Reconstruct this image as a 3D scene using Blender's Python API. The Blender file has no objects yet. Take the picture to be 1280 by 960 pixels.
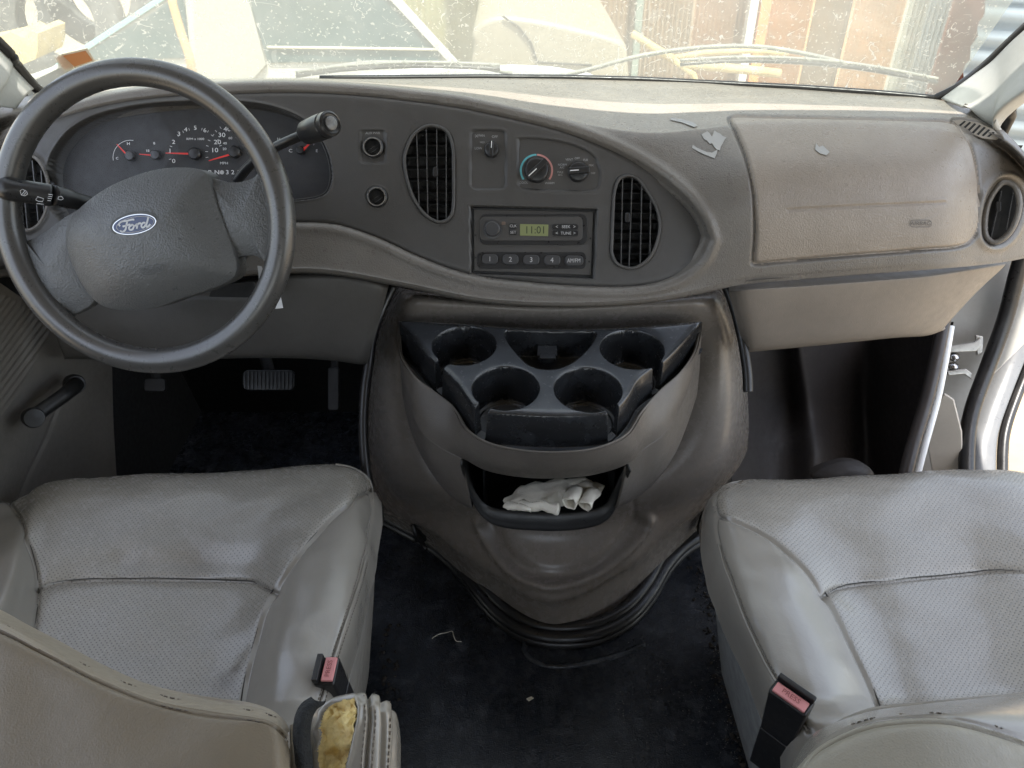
import bpy, bmesh, math, random
import numpy as np
from mathutils import Vector, Matrix
random.seed(3); rng = np.random.default_rng(3)
S = bpy.context.scene
# ---------------------------------------------------------------- camera
F = 961.0; PITCH = math.radians(35); CAMZ = 1.30
cd = bpy.data.cameras.new('camera'); cam = bpy.data.objects.new('camera', cd)
S.collection.objects.link(cam); S.camera = cam
cd.sensor_fit = 'HORIZONTAL'; cd.sensor_width = 36.0; cd.lens = 36.0 * F / 1280.0
cd.clip_start = 0.02; cd.clip_end = 500
cam.location = (0, 0, CAMZ); cam.rotation_euler = (math.pi/2 - PITCH, 0, 0)
# ---------------------------------------------------------------- sky, sun, exposure
SUN_EL = math.radians(66.5); SUN_AZ = math.radians(168)      # azimuth clockwise from +Y
W = bpy.data.worlds.new('World'); S.world = W; W.use_nodes = True
nt = W.node_tree; bg = nt.nodes['Background']
sky = nt.nodes.new('ShaderNodeTexSky'); sky.sky_type = 'NISHITA'; sky.sun_disc = False
sky.sun_elevation = SUN_EL; sky.sun_rotation = SUN_AZ; sky.air_density = 1.2; sky.dust_density = 1.5
hs = nt.nodes.new('ShaderNodeHueSaturation'); hs.inputs['Saturation'].default_value = .52
nt.links.new(sky.outputs[0], hs.inputs['Color']); nt.links.new(hs.outputs[0], bg.inputs[0]); bg.inputs[1].default_value = 0.15
sl = bpy.data.lights.new('sun', 'SUN'); sl.energy = 2.7; sl.angle = math.radians(0.5); sl.color = (1, .95, .87)
so = bpy.data.objects.new('sun', sl); S.collection.objects.link(so)
sdir = Vector((math.sin(SUN_AZ)*math.cos(SUN_EL), math.cos(SUN_AZ)*math.cos(SUN_EL), math.sin(SUN_EL)))
so.rotation_euler = sdir.to_track_quat('Z', 'Y').to_euler(); so.location = (2, -3, 6)
S.view_settings.view_transform = 'Standard'; S.view_settings.look = 'None'
S.view_settings.exposure = 1.95; S.view_settings.gamma = 1
S.cycles.use_denoising = True
S.cycles.max_bounces = 8; S.cycles.diffuse_bounces = 5; S.cycles.glossy_bounces = 3
S.cycles.transparent_max_bounces = 12; S.cycles.sample_clamp_indirect = 4
S.cycles.caustics_reflective = False; S.cycles.caustics_refractive = False

# ---------------------------------------------------------------- measuring helpers
cP, sP = math.cos(PITCH), math.sin(PITCH)
def ray(x, y):
    u = (480 - y) / F
    return np.array([(x - 640) / F, cP + sP*u, -sP + cP*u])
O = np.array([0, 0, CAMZ])
def PD(x, y, d): return O + ray(x, y) * d
def PY(x, y, Y): r = ray(x, y); return O + r * (Y / r[1])
def PZ(x, y, Z): r = ray(x, y); return O + r * ((Z - CAMZ) / r[2])
def PX(x, y, X): r = ray(x, y); return O + r * (X / r[0])
def proj(P):
    c = P - O; d = c[..., 1]*cP - c[..., 2]*sP
    return 640 + F*c[..., 0]/d, 480 - F*(c[..., 1]*sP + c[..., 2]*cP)/d
class Plane:
    def __init__(s, o, n):
        s.o = np.array(o, float); s.n = np.array(n, float); s.n /= np.linalg.norm(s.n)
        s.a = np.cross([0, 0, 1.], s.n); s.a /= np.linalg.norm(s.a)
        s.b = np.cross(s.n, s.a)
    def hit(s, x, y, h=0.0):
        r = ray(x, y); return O + r * (((s.o + s.n*h - O) @ s.n) / (r @ s.n))
    def xy(s, P): q = P - s.o; return np.stack([q @ s.a, q @ s.b], -1)
    def pt(s, a, b, h=0.0): return s.o + s.a*a + s.b*b + s.n*h
    def up(s, h): return Plane(s.o + s.n*h, s.n)
def facing(x, y, d, n): return Plane(PD(x, y, d), n)

def cr(P, n, closed=False):
    P = np.asarray(P, float); m = len(P)
    if m == 1: return np.repeat(P, n, 0)
    if closed:
        t = np.linspace(0, m, n, endpoint=False); i = np.floor(t).astype(int) % m
        i0, i1, i2, i3 = (i-1) % m, i, (i+1) % m, (i+2) % m
    else:
        t = np.linspace(0, m-1, n); i = np.minimum(np.floor(t).astype(int), m-2)
        i0, i1, i2, i3 = np.maximum(i-1, 0), i, i+1, np.minimum(i+2, m-1)
    f = (t - np.floor(t)) if closed else (t - i)
    f = f.reshape((-1,) + (1,)*(P.ndim-1))
    a, b, c, d = P[i0], P[i1], P[i2], P[i3]
    return .5*((2*b) + (-a+c)*f + (2*a-5*b+4*c-d)*f*f + (-a+3*b-3*c+d)*f**3)
def seg_dist(x, y, poly, closed=False):
    poly = np.asarray(poly, float); d = np.full(x.shape, 1e9); k = len(poly)
    for i in range(k if closed else k-1):
        a = poly[i]; b = poly[(i+1) % k]; ab = b-a; L = ab@ab + 1e-12
        t = np.clip(((x-a[0])*ab[0] + (y-a[1])*ab[1]) / L, 0, 1)
        d = np.minimum(d, np.hypot(x-a[0]-t*ab[0], y-a[1]-t*ab[1]))
    return d
def inside(x, y, poly):
    r = np.zeros(x.shape, bool); k = len(poly)
    for i in range(k):
        x1, y1 = poly[i]; x2, y2 = poly[(i+1) % k]
        if y1 == y2: continue
        c = (y1 > y) != (y2 > y)
        r ^= c & (x < (x2-x1)*(y-y1)/(y2-y1) + x1)
    return r
def sdf(x, y, poly):
    x = np.asarray(x, float); y = np.asarray(y, float)
    d = seg_dist(x, y, poly, True); return np.where(inside(x, y, poly), -d, d)
def sst(a, b, x): t = np.clip((x-a)/(b-a), 0, 1); return t*t*(3-2*t)
def smooth(pts, n=64): return cr(pts, n, True)
def rrect(cx, cy, w, h, r, n=5):
    out = []
    for k, (sx, sy) in enumerate(((1, 1), (-1, 1), (-1, -1), (1, -1))):
        for j in range(n+1):
            a = math.pi/2*(k + j/n)
            out.append((cx + sx*(w/2-r) + r*math.cos(a), cy + sy*(h/2-r) + r*math.sin(a)))
    return out
def circ(cx, cy, r, n=32, ry=None): return [(cx + r*math.cos(2*math.pi*k/n), cy + (ry or r)*math.sin(2*math.pi*k/n)) for k in range(n)]

# ---------------------------------------------------------------- object helpers
def link(name, me, mt, parent=None, smooth_=True):
    me.name = name
    o = bpy.data.objects.new(name, me); S.collection.objects.link(o)
    if parent: o.parent = parent
    for m_ in (mt if isinstance(mt, (list, tuple)) else [mt]): me.materials.append(m_)
    if smooth_:
        me.polygons.foreach_set('use_smooth', [True]*len(me.polygons))
    return o
def raw(name, v, f, mt, parent=None, smooth_=True, uv=None):
    me = bpy.data.meshes.new(name); me.from_pydata([tuple(map(float, p)) for p in v], [], [tuple(map(int, q)) for q in f]); me.update()
    return link(name, me, mt, parent, smooth_)
def thing(name, label, cat, group=None):
    o = bpy.data.objects.new(name, None); S.collection.objects.link(o)
    o['label'] = label; o['category'] = cat
    if group: o['group'] = group
    return o
def tag(o, label, cat, group=None):
    o['label'] = label; o['category'] = cat
    if group: o['group'] = group
    return o
def kind(o, k): o['kind'] = k; return o
def solid(o, t, off=-1.0):
    m = o.modifiers.new('solid', 'SOLIDIFY'); m.thickness = t; m.offset = off; return o
def grid_obj(name, P, mt, parent=None, keep=None, matidx=None, flip=False):
    nv, nu = P.shape[:2]
    idx = np.arange(nv*nu).reshape(nv, nu)
    q = np.stack([idx[:-1, :-1], idx[1:, :-1], idx[1:, 1:], idx[:-1, 1:]], -1).reshape(-1, 4)
    if flip: q = q[:, ::-1]
    if keep is not None: q = q[keep.reshape(-1)]
    used = np.zeros(nv*nu, bool); used[q.reshape(-1)] = True
    rem = np.cumsum(used) - 1
    me = bpy.data.meshes.new(name)
    V = P.reshape(-1, 3)[used]; q = rem[q]
    me.vertices.add(len(V)); me.vertices.foreach_set('co', V.astype(np.float32).reshape(-1))
    me.loops.add(q.size); me.loops.foreach_set('vertex_index', q.reshape(-1).astype(np.int32))
    me.polygons.add(len(q)); me.polygons.foreach_set('loop_start', (np.arange(len(q))*4).astype(np.int32))
    me.update(calc_edges=True); me.validate()
    return link(name, me, mt, parent)
def normals(P):
    du = np.gradient(P, axis=1); dv = np.gradient(P, axis=0)
    n = np.cross(dv, du); n /= (np.linalg.norm(n, axis=-1, keepdims=True) + 1e-12)
    s = np.sign(np.sum(n * (O - P), -1).mean()); return n * (s if s != 0 else 1)
def net(C, nu, nv):
    P = np.array(C, float); P = cr(P, nv); return np.swapaxes(cr(np.swapaxes(P, 0, 1), nu), 0, 1)
def sheet(name, C, nu, nv, mt, parent=None, mod=None, thick=0, split=None):
    P = net(C, nu, nv); N = normals(P)
    if mod is not None:
        x, y = proj(P); d = mod(x, y, P); P = P + N*d[..., None]
    # faces wound so that their normal looks to the viewer's side
    a = np.cross(P[1, 0]-P[0, 0], P[0, 1]-P[0, 0]); flip = (np.cross(P[nv//2+1, nu//2]-P[nv//2, nu//2], P[nv//2, nu//2+1]-P[nv//2, nu//2]) @ N[nv//2, nu//2]) < 0
    if split is None:
        o = grid_obj(name, P, mt, parent, flip=flip)
        if thick: solid(o, thick)
        return o
    x, y = proj(P); cx = (x[:-1, :-1]+x[1:, 1:])/2; cy = (y[:-1, :-1]+y[1:, 1:])/2
    k = split(cx, cy)
    return grid_obj(name, P, mt, parent, keep=~k, flip=flip), P, k, flip
def prism(name, base, top, mt, parent=None, smooth_=False, bevel=0, seg=2, back=True):
    """closed solid between two outlines of equal count"""
    n = len(base); v = list(base) + list(top)
    f = [tuple(range(n, 2*n))] + [(i, (i+1) % n, n+(i+1) % n, n+i) for i in range(n)]
    if back: f.append(tuple(reversed(range(n))))
    o = raw(name, v, f, mt, parent, smooth_)
    bm = bmesh.new(); bm.from_mesh(o.data); bmesh.ops.recalc_face_normals(bm, faces=bm.faces); bm.to_mesh(o.data); bm.free()
    if bevel:
        m = o.modifiers.new('bev', 'BEVEL'); m.width = bevel; m.segments = seg; m.limit_method = 'ANGLE'; m.angle_limit = math.radians(35)
        m.harden_normals = False
        o.data.polygons.foreach_set('use_smooth', [True]*len(o.data.polygons))
        w = o.modifiers.new('wn', 'WEIGHTED_NORMAL'); w.keep_sharp = False
    return o
def plate(name, pts, pl, h0, h1, mt, parent=None, bevel=.0008, taper=1.0):
    """outline in picture units unprojected on plane pl, raised h0..h1 along its normal"""
    B = np.array([pl.hit(x, y) for x, y in pts])
    c = B.mean(0)
    return prism(name, B + pl.n*h0, c + (B-c)*taper + pl.n*h1, mt, parent, bevel=bevel)
def box(name, lo, hi, mt, parent=None, bevel=0):
    x0, y0, z0 = lo; x1, y1, z1 = hi
    b = [(x0, y0, z0), (x1, y0, z0), (x1, y1, z0), (x0, y1, z0)]
    return prism(name, np.array(b), np.array(b)+np.array([0, 0, z1-z0]), mt, parent, bevel=bevel)
def obox(name, c, ax, ay, az, mt, parent=None, bevel=0):
    c = np.array(c); ax, ay, az = map(np.array, (ax, ay, az))
    b = np.array([c-ax-ay-az, c+ax-ay-az, c+ax+ay-az, c-ax+ay-az])
    return prism(name, b, b+2*az, mt, parent, bevel=bevel)
def tube_data(path, r, ns=10, closed=False, flat=None):
    P = np.array(path, float); n = len(P)
    r = np.broadcast_to(np.array(r, float), (n,))
    T = (np.roll(P, -1, 0)-np.roll(P, 1, 0)) if closed else np.gradient(P, axis=0)
    T /= np.linalg.norm(T, axis=1, keepdims=True)+1e-12
    ref = np.array(flat if flat is not None else [0, -.6, .8]); V = []
    for i in range(n):
        a = np.cross(T[i], ref)
        if np.linalg.norm(a) < 1e-3: a = np.cross(T[i], [1, 0, .1])
        a /= np.linalg.norm(a); b = np.cross(a, T[i])
        for k in range(ns):
            t = 2*math.pi*k/ns; V.append(P[i] + r[i]*(math.cos(t)*a + math.sin(t)*b))
    fs = []
    for i in range(n if closed else n-1):
        j = (i+1) % n
        for k in range(ns): l = (k+1) % ns; fs.append((i*ns+k, i*ns+l, j*ns+l, j*ns+k))
    if not closed:
        fs.append(tuple(range(ns))[::-1]); fs.append(tuple((n-1)*ns+k for k in range(ns)))
    return V, fs
def tube(name, path, r, mt, parent=None, ns=10, closed=False, flat=None):
    V, fs = tube_data(path, r, ns, closed, flat); return raw(name, V, fs, mt, parent)
def tubes(name, paths, r, mt, parent=None, ns=6, closed=False):
    V, fs = [], []
    for p in paths:
        v, f = tube_data(p, r, ns, closed); k = len(V); V += v; fs += [tuple(i+k for i in q) for q in f]
    return raw(name, V, fs, mt, parent)
def lathe(name, c, ax, prof, mt, parent=None, ns=40, squash=None, upv=None, caps=True):
    """prof: (radius, height) along axis ax from centre c"""
    ax = np.array(ax, float); ax /= np.linalg.norm(ax)
    u = np.array(upv if upv is not None else [0, 0, 1.]); a = np.cross(u, ax); a /= np.linalg.norm(a); b = np.cross(ax, a)
    V, fs = [], []; c = np.array(c)
    for r, h in prof:
        for k in range(ns):
            t = 2*math.pi*k/ns; V.append(c + ax*h + r*(math.cos(t)*a*(squash or 1) + math.sin(t)*b))
    for i in range(len(prof)-1):
        for k in range(ns): l = (k+1) % ns; fs.append((i*ns+k, i*ns+l, (i+1)*ns+l, (i+1)*ns+k))
    if caps: fs.append(tuple(reversed(range(ns)))); fs.append(tuple((len(prof)-1)*ns+k for k in range(ns)))
    o = raw(name, V, fs, mt, parent)
    bm = bmesh.new(); bm.from_mesh(o.data); bmesh.ops.recalc_face_normals(bm, faces=bm.faces); bm.to_mesh(o.data); bm.free()
    e = o.modifiers.new('es', 'EDGE_SPLIT'); e.split_angle = math.radians(40)
    return o
def pillow(name, pts, pl, h0, hc, mt, parent=None, rings=14, p=3.0, base=-.02, mod=None, ctr=None, n=96):
    """domed plate: outline (picture units) on plane, edge height h0, centre height hc, sunk base below"""
    q = smooth(pts, n) if len(pts) < n else np.array(pts)
    B = np.array([pl.hit(x, y) for x, y in q]); n = len(B)
    c = pl.hit(*ctr) if ctr else B.mean(0)
    R = [(1.0, base), (1.0, 0.0)] + [(1-(k/rings)**1.0, None) for k in range(1, rings+1)]
    rr = [1.0, 1.0] + list(1-np.linspace(0, 1, rings+1)[1:]**1.6)
    V = []
    for j, r in enumerate(rr):
        h = base if j == 0 else h0 + (hc-h0)*(1-r**p)
        ring = c + (B-c)*max(r, .0005) + pl.n*h
        if mod is not None and j > 0:
            ring = ring + pl.n*mod(ring)[:, None]
        V += list(ring)
    fs = []
    for j in range(len(rr)-1):
        for k in range(n): l = (k+1) % n; fs.append((j*n+k, j*n+l, (j+1)*n+l, (j+1)*n+k))
    fs.append(tuple(range((len(rr)-1)*n, len(rr)*n)))
    o = raw(name, V, fs, mt, parent)
    bm = bmesh.new(); bm.from_mesh(o.data); bmesh.ops.recalc_face_normals(bm, faces=bm.faces)
    bm.to_mesh(o.data); bm.free()
    return o
def textmesh(txt, size, shear=0.0, extrude=0.0):
    cu = bpy.data.curves.new('t', 'FONT'); cu.body = txt; cu.size = size; cu.align_x = 'CENTER'; cu.align_y = 'CENTER'
    cu.shear = shear; cu.extrude = extrude; cu.resolution_u = 3
    o = bpy.data.objects.new('t', cu); S.collection.objects.link(o)
    dg = bpy.context.evaluated_depsgraph_get(); me = bpy.data.meshes.new_from_object(o.evaluated_get(dg))
    bpy.data.objects.remove(o); bpy.data.curves.remove(cu)
    v = np.array([q.co[:] for q in me.vertices]).reshape(-1, 3); f = [tuple(p.vertices) for p in me.polygons]
    bpy.data.meshes.remove(me); return v, f
def lettering(name, items, pl, mt, parent, h=.0006, strokes=None, sw=.0006):
    """items: (text, px, py, size in picture units, rotation deg, x stretch)"""
    V, fs = [], []
    for it in items:
        txt, x, y, s = it[:4]; rot = math.radians(it[4]) if len(it) > 4 else 0; xs = it[5] if len(it) > 5 else 1
        c = pl.hit(x, y, h); sz = s*np.linalg.norm(pl.hit(x+1, y)-pl.hit(x, y))
        v, f = textmesh(txt, sz*1.35, it[6] if len(it) > 6 else 0); k = len(V)
        for p in v:
            a, b = p[0]*xs, p[1]; a, b = a*math.cos(rot)-b*math.sin(rot), a*math.sin(rot)+b*math.cos(rot)
            V.append(c + pl.a*a + pl.b*b)
        fs += [tuple(i+k for i in q) for q in f]
    for st in (strokes or []):       # polylines in picture units, flat ribbons
        P = np.array([pl.hit(x, y, h) for x, y in st])
        v, f = ribbon(P, pl.n, sw); k = len(V); V += v; fs += [tuple(i+k for i in q) for q in f]
    return raw(name, V, fs, mt, parent, smooth_=False)
def ribbon(P, n, w):
    T = np.gradient(P, axis=0); T /= np.linalg.norm(T, axis=1, keepdims=True)+1e-12
    s = np.cross(T, n); s /= np.linalg.norm(s, axis=1, keepdims=True)+1e-12
    v = []
    for i in range(len(P)): v += [P[i]-s[i]*w/2, P[i]+s[i]*w/2]
    return v, [(2*i, 2*i+1, 2*i+3, 2*i+2) for i in range(len(P)-1)]
def arc(cx, cy, r, a0, a1, n=14, ry=None):
    return [(cx + r*math.cos(math.radians(a)), cy - (ry or r)*math.sin(math.radians(a))) for a in np.linspace(a0, a1, n)]

# ---------------------------------------------------------------- materials
def newmat(name):
    m = bpy.data.materials.new(name); m.use_nodes = True; return m, m.node_tree, m.node_tree.nodes['Principled BSDF']
def mat(name, col, rough=.5, grain=0, gscale=900, mott=.12, mscale=9, metal=0, spec=.5, rvar=.12, dust=0, dcol=(.42, .38, .32), perf=False, sheen=0, coat=0, wrinkle=0, stains=(), topglow=0, scuff=0, scol=(.5, .5, .5)):
    m, t, b = newmat(name); N = t.nodes; L = t.links
    tc = N.new('ShaderNodeTexCoord')
    b.inputs['Metallic'].default_value = metal; b.inputs['Specular IOR Level'].default_value = spec
    if coat: b.inputs['Coat Weight'].default_value = coat; b.inputs['Coat Roughness'].default_value = .27
    if sheen: b.inputs['Sheen Weight'].default_value = sheen
    def noise(sc, det=4, rg=.6):
        n = N.new('ShaderNodeTexNoise'); n.inputs['Scale'].default_value = sc; n.inputs['Detail'].default_value = det
        n.inputs['Roughness'].default_value = rg; L.new(tc.outputs['Object'], n.inputs['Vector']); return n
    def rng_(src, a, b_, c, d):
        r = N.new('ShaderNodeMapRange'); r.inputs[1].default_value = a; r.inputs[2].default_value = b_
        r.inputs[3].default_value = c; r.inputs[4].default_value = d; L.new(src, r.inputs[0]); return r.outputs[0]
    def mix(fac, A, B):
        x = N.new('ShaderNodeMix'); x.data_type = 'RGBA'; x.clamp_factor = True
        if isinstance(fac, float): x.inputs[0].default_value = fac
        else: L.new(fac, x.inputs[0])
        for k, s in ((6, A), (7, B)):
            if isinstance(s, tuple): x.inputs[k].default_value = (*s, 1)
            else: L.new(s, x.inputs[k])
        return x.outputs[2]
    n1 = noise(mscale); n2 = noise(mscale*9, 5, .7)
    c = mix(rng_(n1.outputs[0], .3, .7, 0, 1), tuple(v*(1-mott) for v in col), tuple(min(1, v*(1+mott)) for v in col))
    c = mix(rng_(n2.outputs[0], .35, .7, 0, .5*mott*3), c, tuple(v*.7 for v in col))
    if dust:
        n3 = noise(23, 8, .75); c = mix(rng_(n3.outputs[0], .5, .78, 0, dust), c, dcol)
    if scuff:
        n4 = noise(60, 9, .85); c = mix(rng_(n4.outputs[0], .62, .66, 0, scuff), c, scol)
    if topglow:
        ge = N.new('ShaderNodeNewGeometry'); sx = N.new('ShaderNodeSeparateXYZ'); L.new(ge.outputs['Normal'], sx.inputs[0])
        nd = noise(14, 7, .7); mm = N.new('ShaderNodeMath'); mm.operation = 'MULTIPLY'; L.new(rng_(sx.outputs[2], .80, .99, 0, 1), mm.inputs[0]); L.new(rng_(nd.outputs[0], .3, .7, .6*topglow, topglow), mm.inputs[1])
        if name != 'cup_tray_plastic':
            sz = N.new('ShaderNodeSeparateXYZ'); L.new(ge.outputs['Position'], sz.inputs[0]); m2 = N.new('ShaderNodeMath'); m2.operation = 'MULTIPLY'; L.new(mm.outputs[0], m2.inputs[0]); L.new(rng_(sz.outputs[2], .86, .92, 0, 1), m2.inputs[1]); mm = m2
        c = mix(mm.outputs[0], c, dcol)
    for (sc_, sr_, sst_) in stains:
        gp_ = N.new('ShaderNodeNewGeometry'); vs_ = N.new('ShaderNodeVectorMath'); vs_.operation = 'DISTANCE'; L.new(gp_.outputs['Position'], vs_.inputs[0]); vs_.inputs[1].default_value = [float(q) for q in sc_]
        ns_ = noise(35, 6, .7); ad = N.new('ShaderNodeMath'); ad.operation = 'MULTIPLY_ADD'; L.new(ns_.outputs[0], ad.inputs[0]); ad.inputs[1].default_value = sr_*1.6; L.new(vs_.outputs['Value'], ad.inputs[2])
        c = mix(rng_(ad.outputs[0], sr_*1.0, sr_*1.9, sst_, 0), c, (.09, .07, .05))
    h = None
    if perf:
        mp = N.new('ShaderNodeMapping'); mp.inputs['Rotation'].default_value = (0, 0, math.radians(45))
        mp.inputs['Scale'].default_value = (1, 1, 0)
        L.new(tc.outputs['Object'], mp.inputs[0])
        v = N.new('ShaderNodeTexVoronoi'); v.voronoi_dimensions = '2D'; v.inputs['Scale'].default_value = 205; v.inputs['Randomness'].default_value = .15
        L.new(mp.outputs[0], v.inputs['Vector'])
        pf = rng_(v.outputs['Distance'], .11, .23, .7, 0)
        c = mix(pf, c, tuple(v_*.18 for v_ in col)); 
    L.new(c, b.inputs['Base Color'])
    L.new(rng_(n2.outputs[0], .3, .7, max(.03, rough-rvar), min(1, rough+rvar)), b.inputs['Roughness'])
    prev = None
    def bump(src, st, dist, prev):
        q = N.new('ShaderNodeBump'); q.inputs['Strength'].default_value = st; q.inputs['Distance'].default_value = dist
        L.new(src, q.inputs['Height'])
        if prev: L.new(prev, q.inputs['Normal'])
        return q.outputs[0]
    if wrinkle:
        w = N.new('ShaderNodeTexNoise'); w.inputs['Scale'].default_value = 28; w.inputs['Detail'].default_value = 2.5; w.inputs['Distortion'].default_value = 1.6
        L.new(tc.outputs['Object'], w.inputs['Vector']); prev = bump(w.outputs[0], wrinkle, .006, prev)
        w2 = N.new('ShaderNodeTexVoronoi'); w2.feature = 'DISTANCE_TO_EDGE'; w2.inputs['Scale'].default_value = 130
        L.new(tc.outputs['Object'], w2.inputs['Vector']); prev = bump(rng_(w2.outputs['Distance'], 0, .12, 0, 1), wrinkle*.12, .001, prev)
    if perf: prev = bump(rng_(v.outputs['Distance'], .12, .26, 0, 1), .35, .0008, prev)
    if grain:
        g = N.new('ShaderNodeTexVoronoi'); g.inputs['Scale'].default_value = gscale; L.new(tc.outputs['Object'], g.inputs['Vector'])
        prev = bump(g.outputs['Distance'], grain, .0006, prev)
        g2 = noise(gscale*.45, 3, .6); prev = bump(g2.outputs[0], grain*.8, .0008, prev)
    if prev: L.new(prev, b.inputs['Normal'])
    m.diffuse_color = (*col, 1)
    return m
def flatmat(name, col, rough=.5, metal=0, emit=0, spec=.5):
    m, t, b = newmat(name); b.inputs['Base Color'].default_value = (*col, 1); b.inputs['Roughness'].default_value = rough
    b.inputs['Metallic'].default_value = metal; b.inputs['Specular IOR Level'].default_value = spec
    if emit: b.inputs['Emission Color'].default_value = (*col, 1); b.inputs['Emission Strength'].default_value = emit
    return m
M = {}
M['pad'] = mat('dash_plastic', (.140, .128, .114), .34, grain=.6, gscale=480, mott=.10, dust=.08, dcol=(.36, .325, .27), topglow=.7)  # bright daylight on the dash top is painted in as a tan tint
M['airbag'] = mat('airbag_cover_plastic', (.245, .209, .172), .35, grain=.7, gscale=450, mott=.10, dust=.2, dcol=(.40, .35, .29), topglow=.5, scuff=.15, scol=(.4, .4, .4))
M['bezel'] = mat('bezel_plastic', (.055, .052, .049), .40, grain=.25, gscale=1200, mott=.08, dust=.10, dcol=(.14, .13, .12))
M['knee'] = mat('knee_panel_plastic', (.115, .105, .095), .5, grain=.3, gscale=800, mott=.1, dust=.15)
M['cover'] = mat('engine_cover_plastic', (.215, .190, .165), .27, grain=.2, gscale=600, mott=.06, mscale=5, dust=.06, dcol=(.10, .085, .07), rvar=.05)
M['shell'] = mat('console_shell_plastic', (.115, .102, .089), .40, grain=.4, gscale=900, mott=.15, scuff=.2, scol=(.22, .2, .18))
M['tray'] = mat('cup_tray_plastic', (.018, .019, .021), .20, grain=.02, mott=.2, mscale=12, dust=.2, dcol=(.115, .125, .14), rvar=.12, coat=.35, topglow=.6)  # bluish windshield sheen is painted onto the tray's upward faces
M['black'] = mat('black_plastic', (.018, .018, .019), .35, grain=.05, mott=.1)
M['blackmatte'] = mat('matte_black', (.012, .012, .012), .7, mott=.2)
M['knob'] = flatmat('knob_black', (.02, .02, .021), .3)
M['chrome'] = flatmat('chrome', (.42, .42, .42), .22, 1)
M['steel'] = mat('hinge_steel', (.50, .48, .44), .35, metal=.8, mott=.2, mscale=60)
M['wheel'] = mat('wheel_vinyl', (.085, .088, .090), .36, grain=.25, gscale=800, mott=.12, rvar=.08)
M['hub'] = mat('wheel_hub_vinyl', (.088, .090, .090), .36, grain=.9, gscale=420, mott=.1)
M['white'] = flatmat('print_white', (.75, .75, .75), .6)
M['grey_print'] = flatmat('print_grey', (.42, .42, .42), .6)
M['dim_print'] = flatmat('print_dim', (.32, .32, .32), .6)
M['red'] = flatmat('needle_red', (.75, .03, .02), .5)
M['blue'] = flatmat('emblem_blue', (.015, .03, .10), .25)
M['teal_print'] = flatmat('print_teal', (.10, .38, .42), .6)
M['pink_print'] = flatmat('print_pink', (.45, .20, .18), .6)
M['lcd'] = flatmat('lcd_green', (.20, .22, .10), .3)
M['lcdseg'] = flatmat('lcd_segment', (.03, .04, .02), .5)
M['cluster'] = mat('cluster_face', (.022, .022, .024), .6, mott=.1)
M['leather'] = mat('grey_leather', (.275, .257, .225), .24, grain=.12, gscale=420, mott=.02, wrinkle=.10, rvar=.03, coat=.6)
M['leatherp'] = mat('grey_perforated_leather', (.285, .265, .232), .26, grain=.10, gscale=420, mott=.03, wrinkle=.13, perf=True, rvar=.04, coat=.5, dust=.10, dcol=(.2, .19, .17))
M['leathertan'] = mat('tan_vinyl_back', (.205, .170, .122), .45, grain=.3, gscale=700, mott=.08, wrinkle=.08)
M['piping'] = mat('seam_piping', (.20, .185, .16), .5, grain=.2)
M['thread'] = flatmat('seam_thread', (.15, .13, .11), .8)
M['skirt'] = mat('skirt_fabric', (.30, .285, .25), .95, grain=1.0, gscale=900, mott=.25, mscale=40)
M['foam'] = mat('yellow_foam', (.85, .64, .30), .95, grain=1.0, gscale=350, mott=.3, mscale=60)
M['pinkbtn'] = mat('faded_red_button', (.72, .30, .30), .45, mott=.1)
M['carpet'] = mat('black_floor_vinyl', (.016, .019, .025), .27, grain=.55, gscale=450, mott=.5, mscale=6, dust=.55, dcol=(.16, .17, .19), rvar=.22, spec=.45, scuff=.3, scol=(.10, .11, .13))
M['rubber'] = mat('black_rubber', (.016, .015, .015), .35, mott=.2, dust=.2, dcol=(.1, .09, .08))
M['headliner'] = mat('roof_lining', (.30, .29, .27), .9)
M['trimgrey'] = mat('pillar_trim_plastic', (.40, .40, .37), .55, grain=.2, mott=.06)
M['doorpanel'] = mat('door_panel_plastic', (.17, .155, .135), .5, grain=.35, mott=.1)
M['vanpaint'] = mat('white_van_paint', (.75, .75, .73), .3, mott=.03, dust=.3, dcol=(.5, .45, .38))
M['silver'] = mat('silver_door_frame', (.14, .143, .147), .35, mott=.06, dust=.1, dcol=(.4, .36, .3))
M['glove'] = mat('cotton_glove', (.74, .70, .60), .95, grain=.8, gscale=700, mott=.1)
M['paper'] = mat('torn_paper', (.38, .375, .36), .8, mott=.1)
M['sticker'] = flatmat('sticker_orange', (.55, .22, .08), .6)
M['stickerw'] = flatmat('sticker_border', (.7, .62, .5), .6)
# ================================================================ outside the windshield
gm = mat('yard_dirt', (.36, .285, .19), .95, grain=.5, gscale=40, mott=.2, mscale=1.5)
GZ = -.62
kind(raw('ground', [(-60, -40, GZ), (60, -40, GZ), (60, 90, GZ), (-60, 90, GZ)], [(0, 1, 2, 3)], gm), 'structure')
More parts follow.
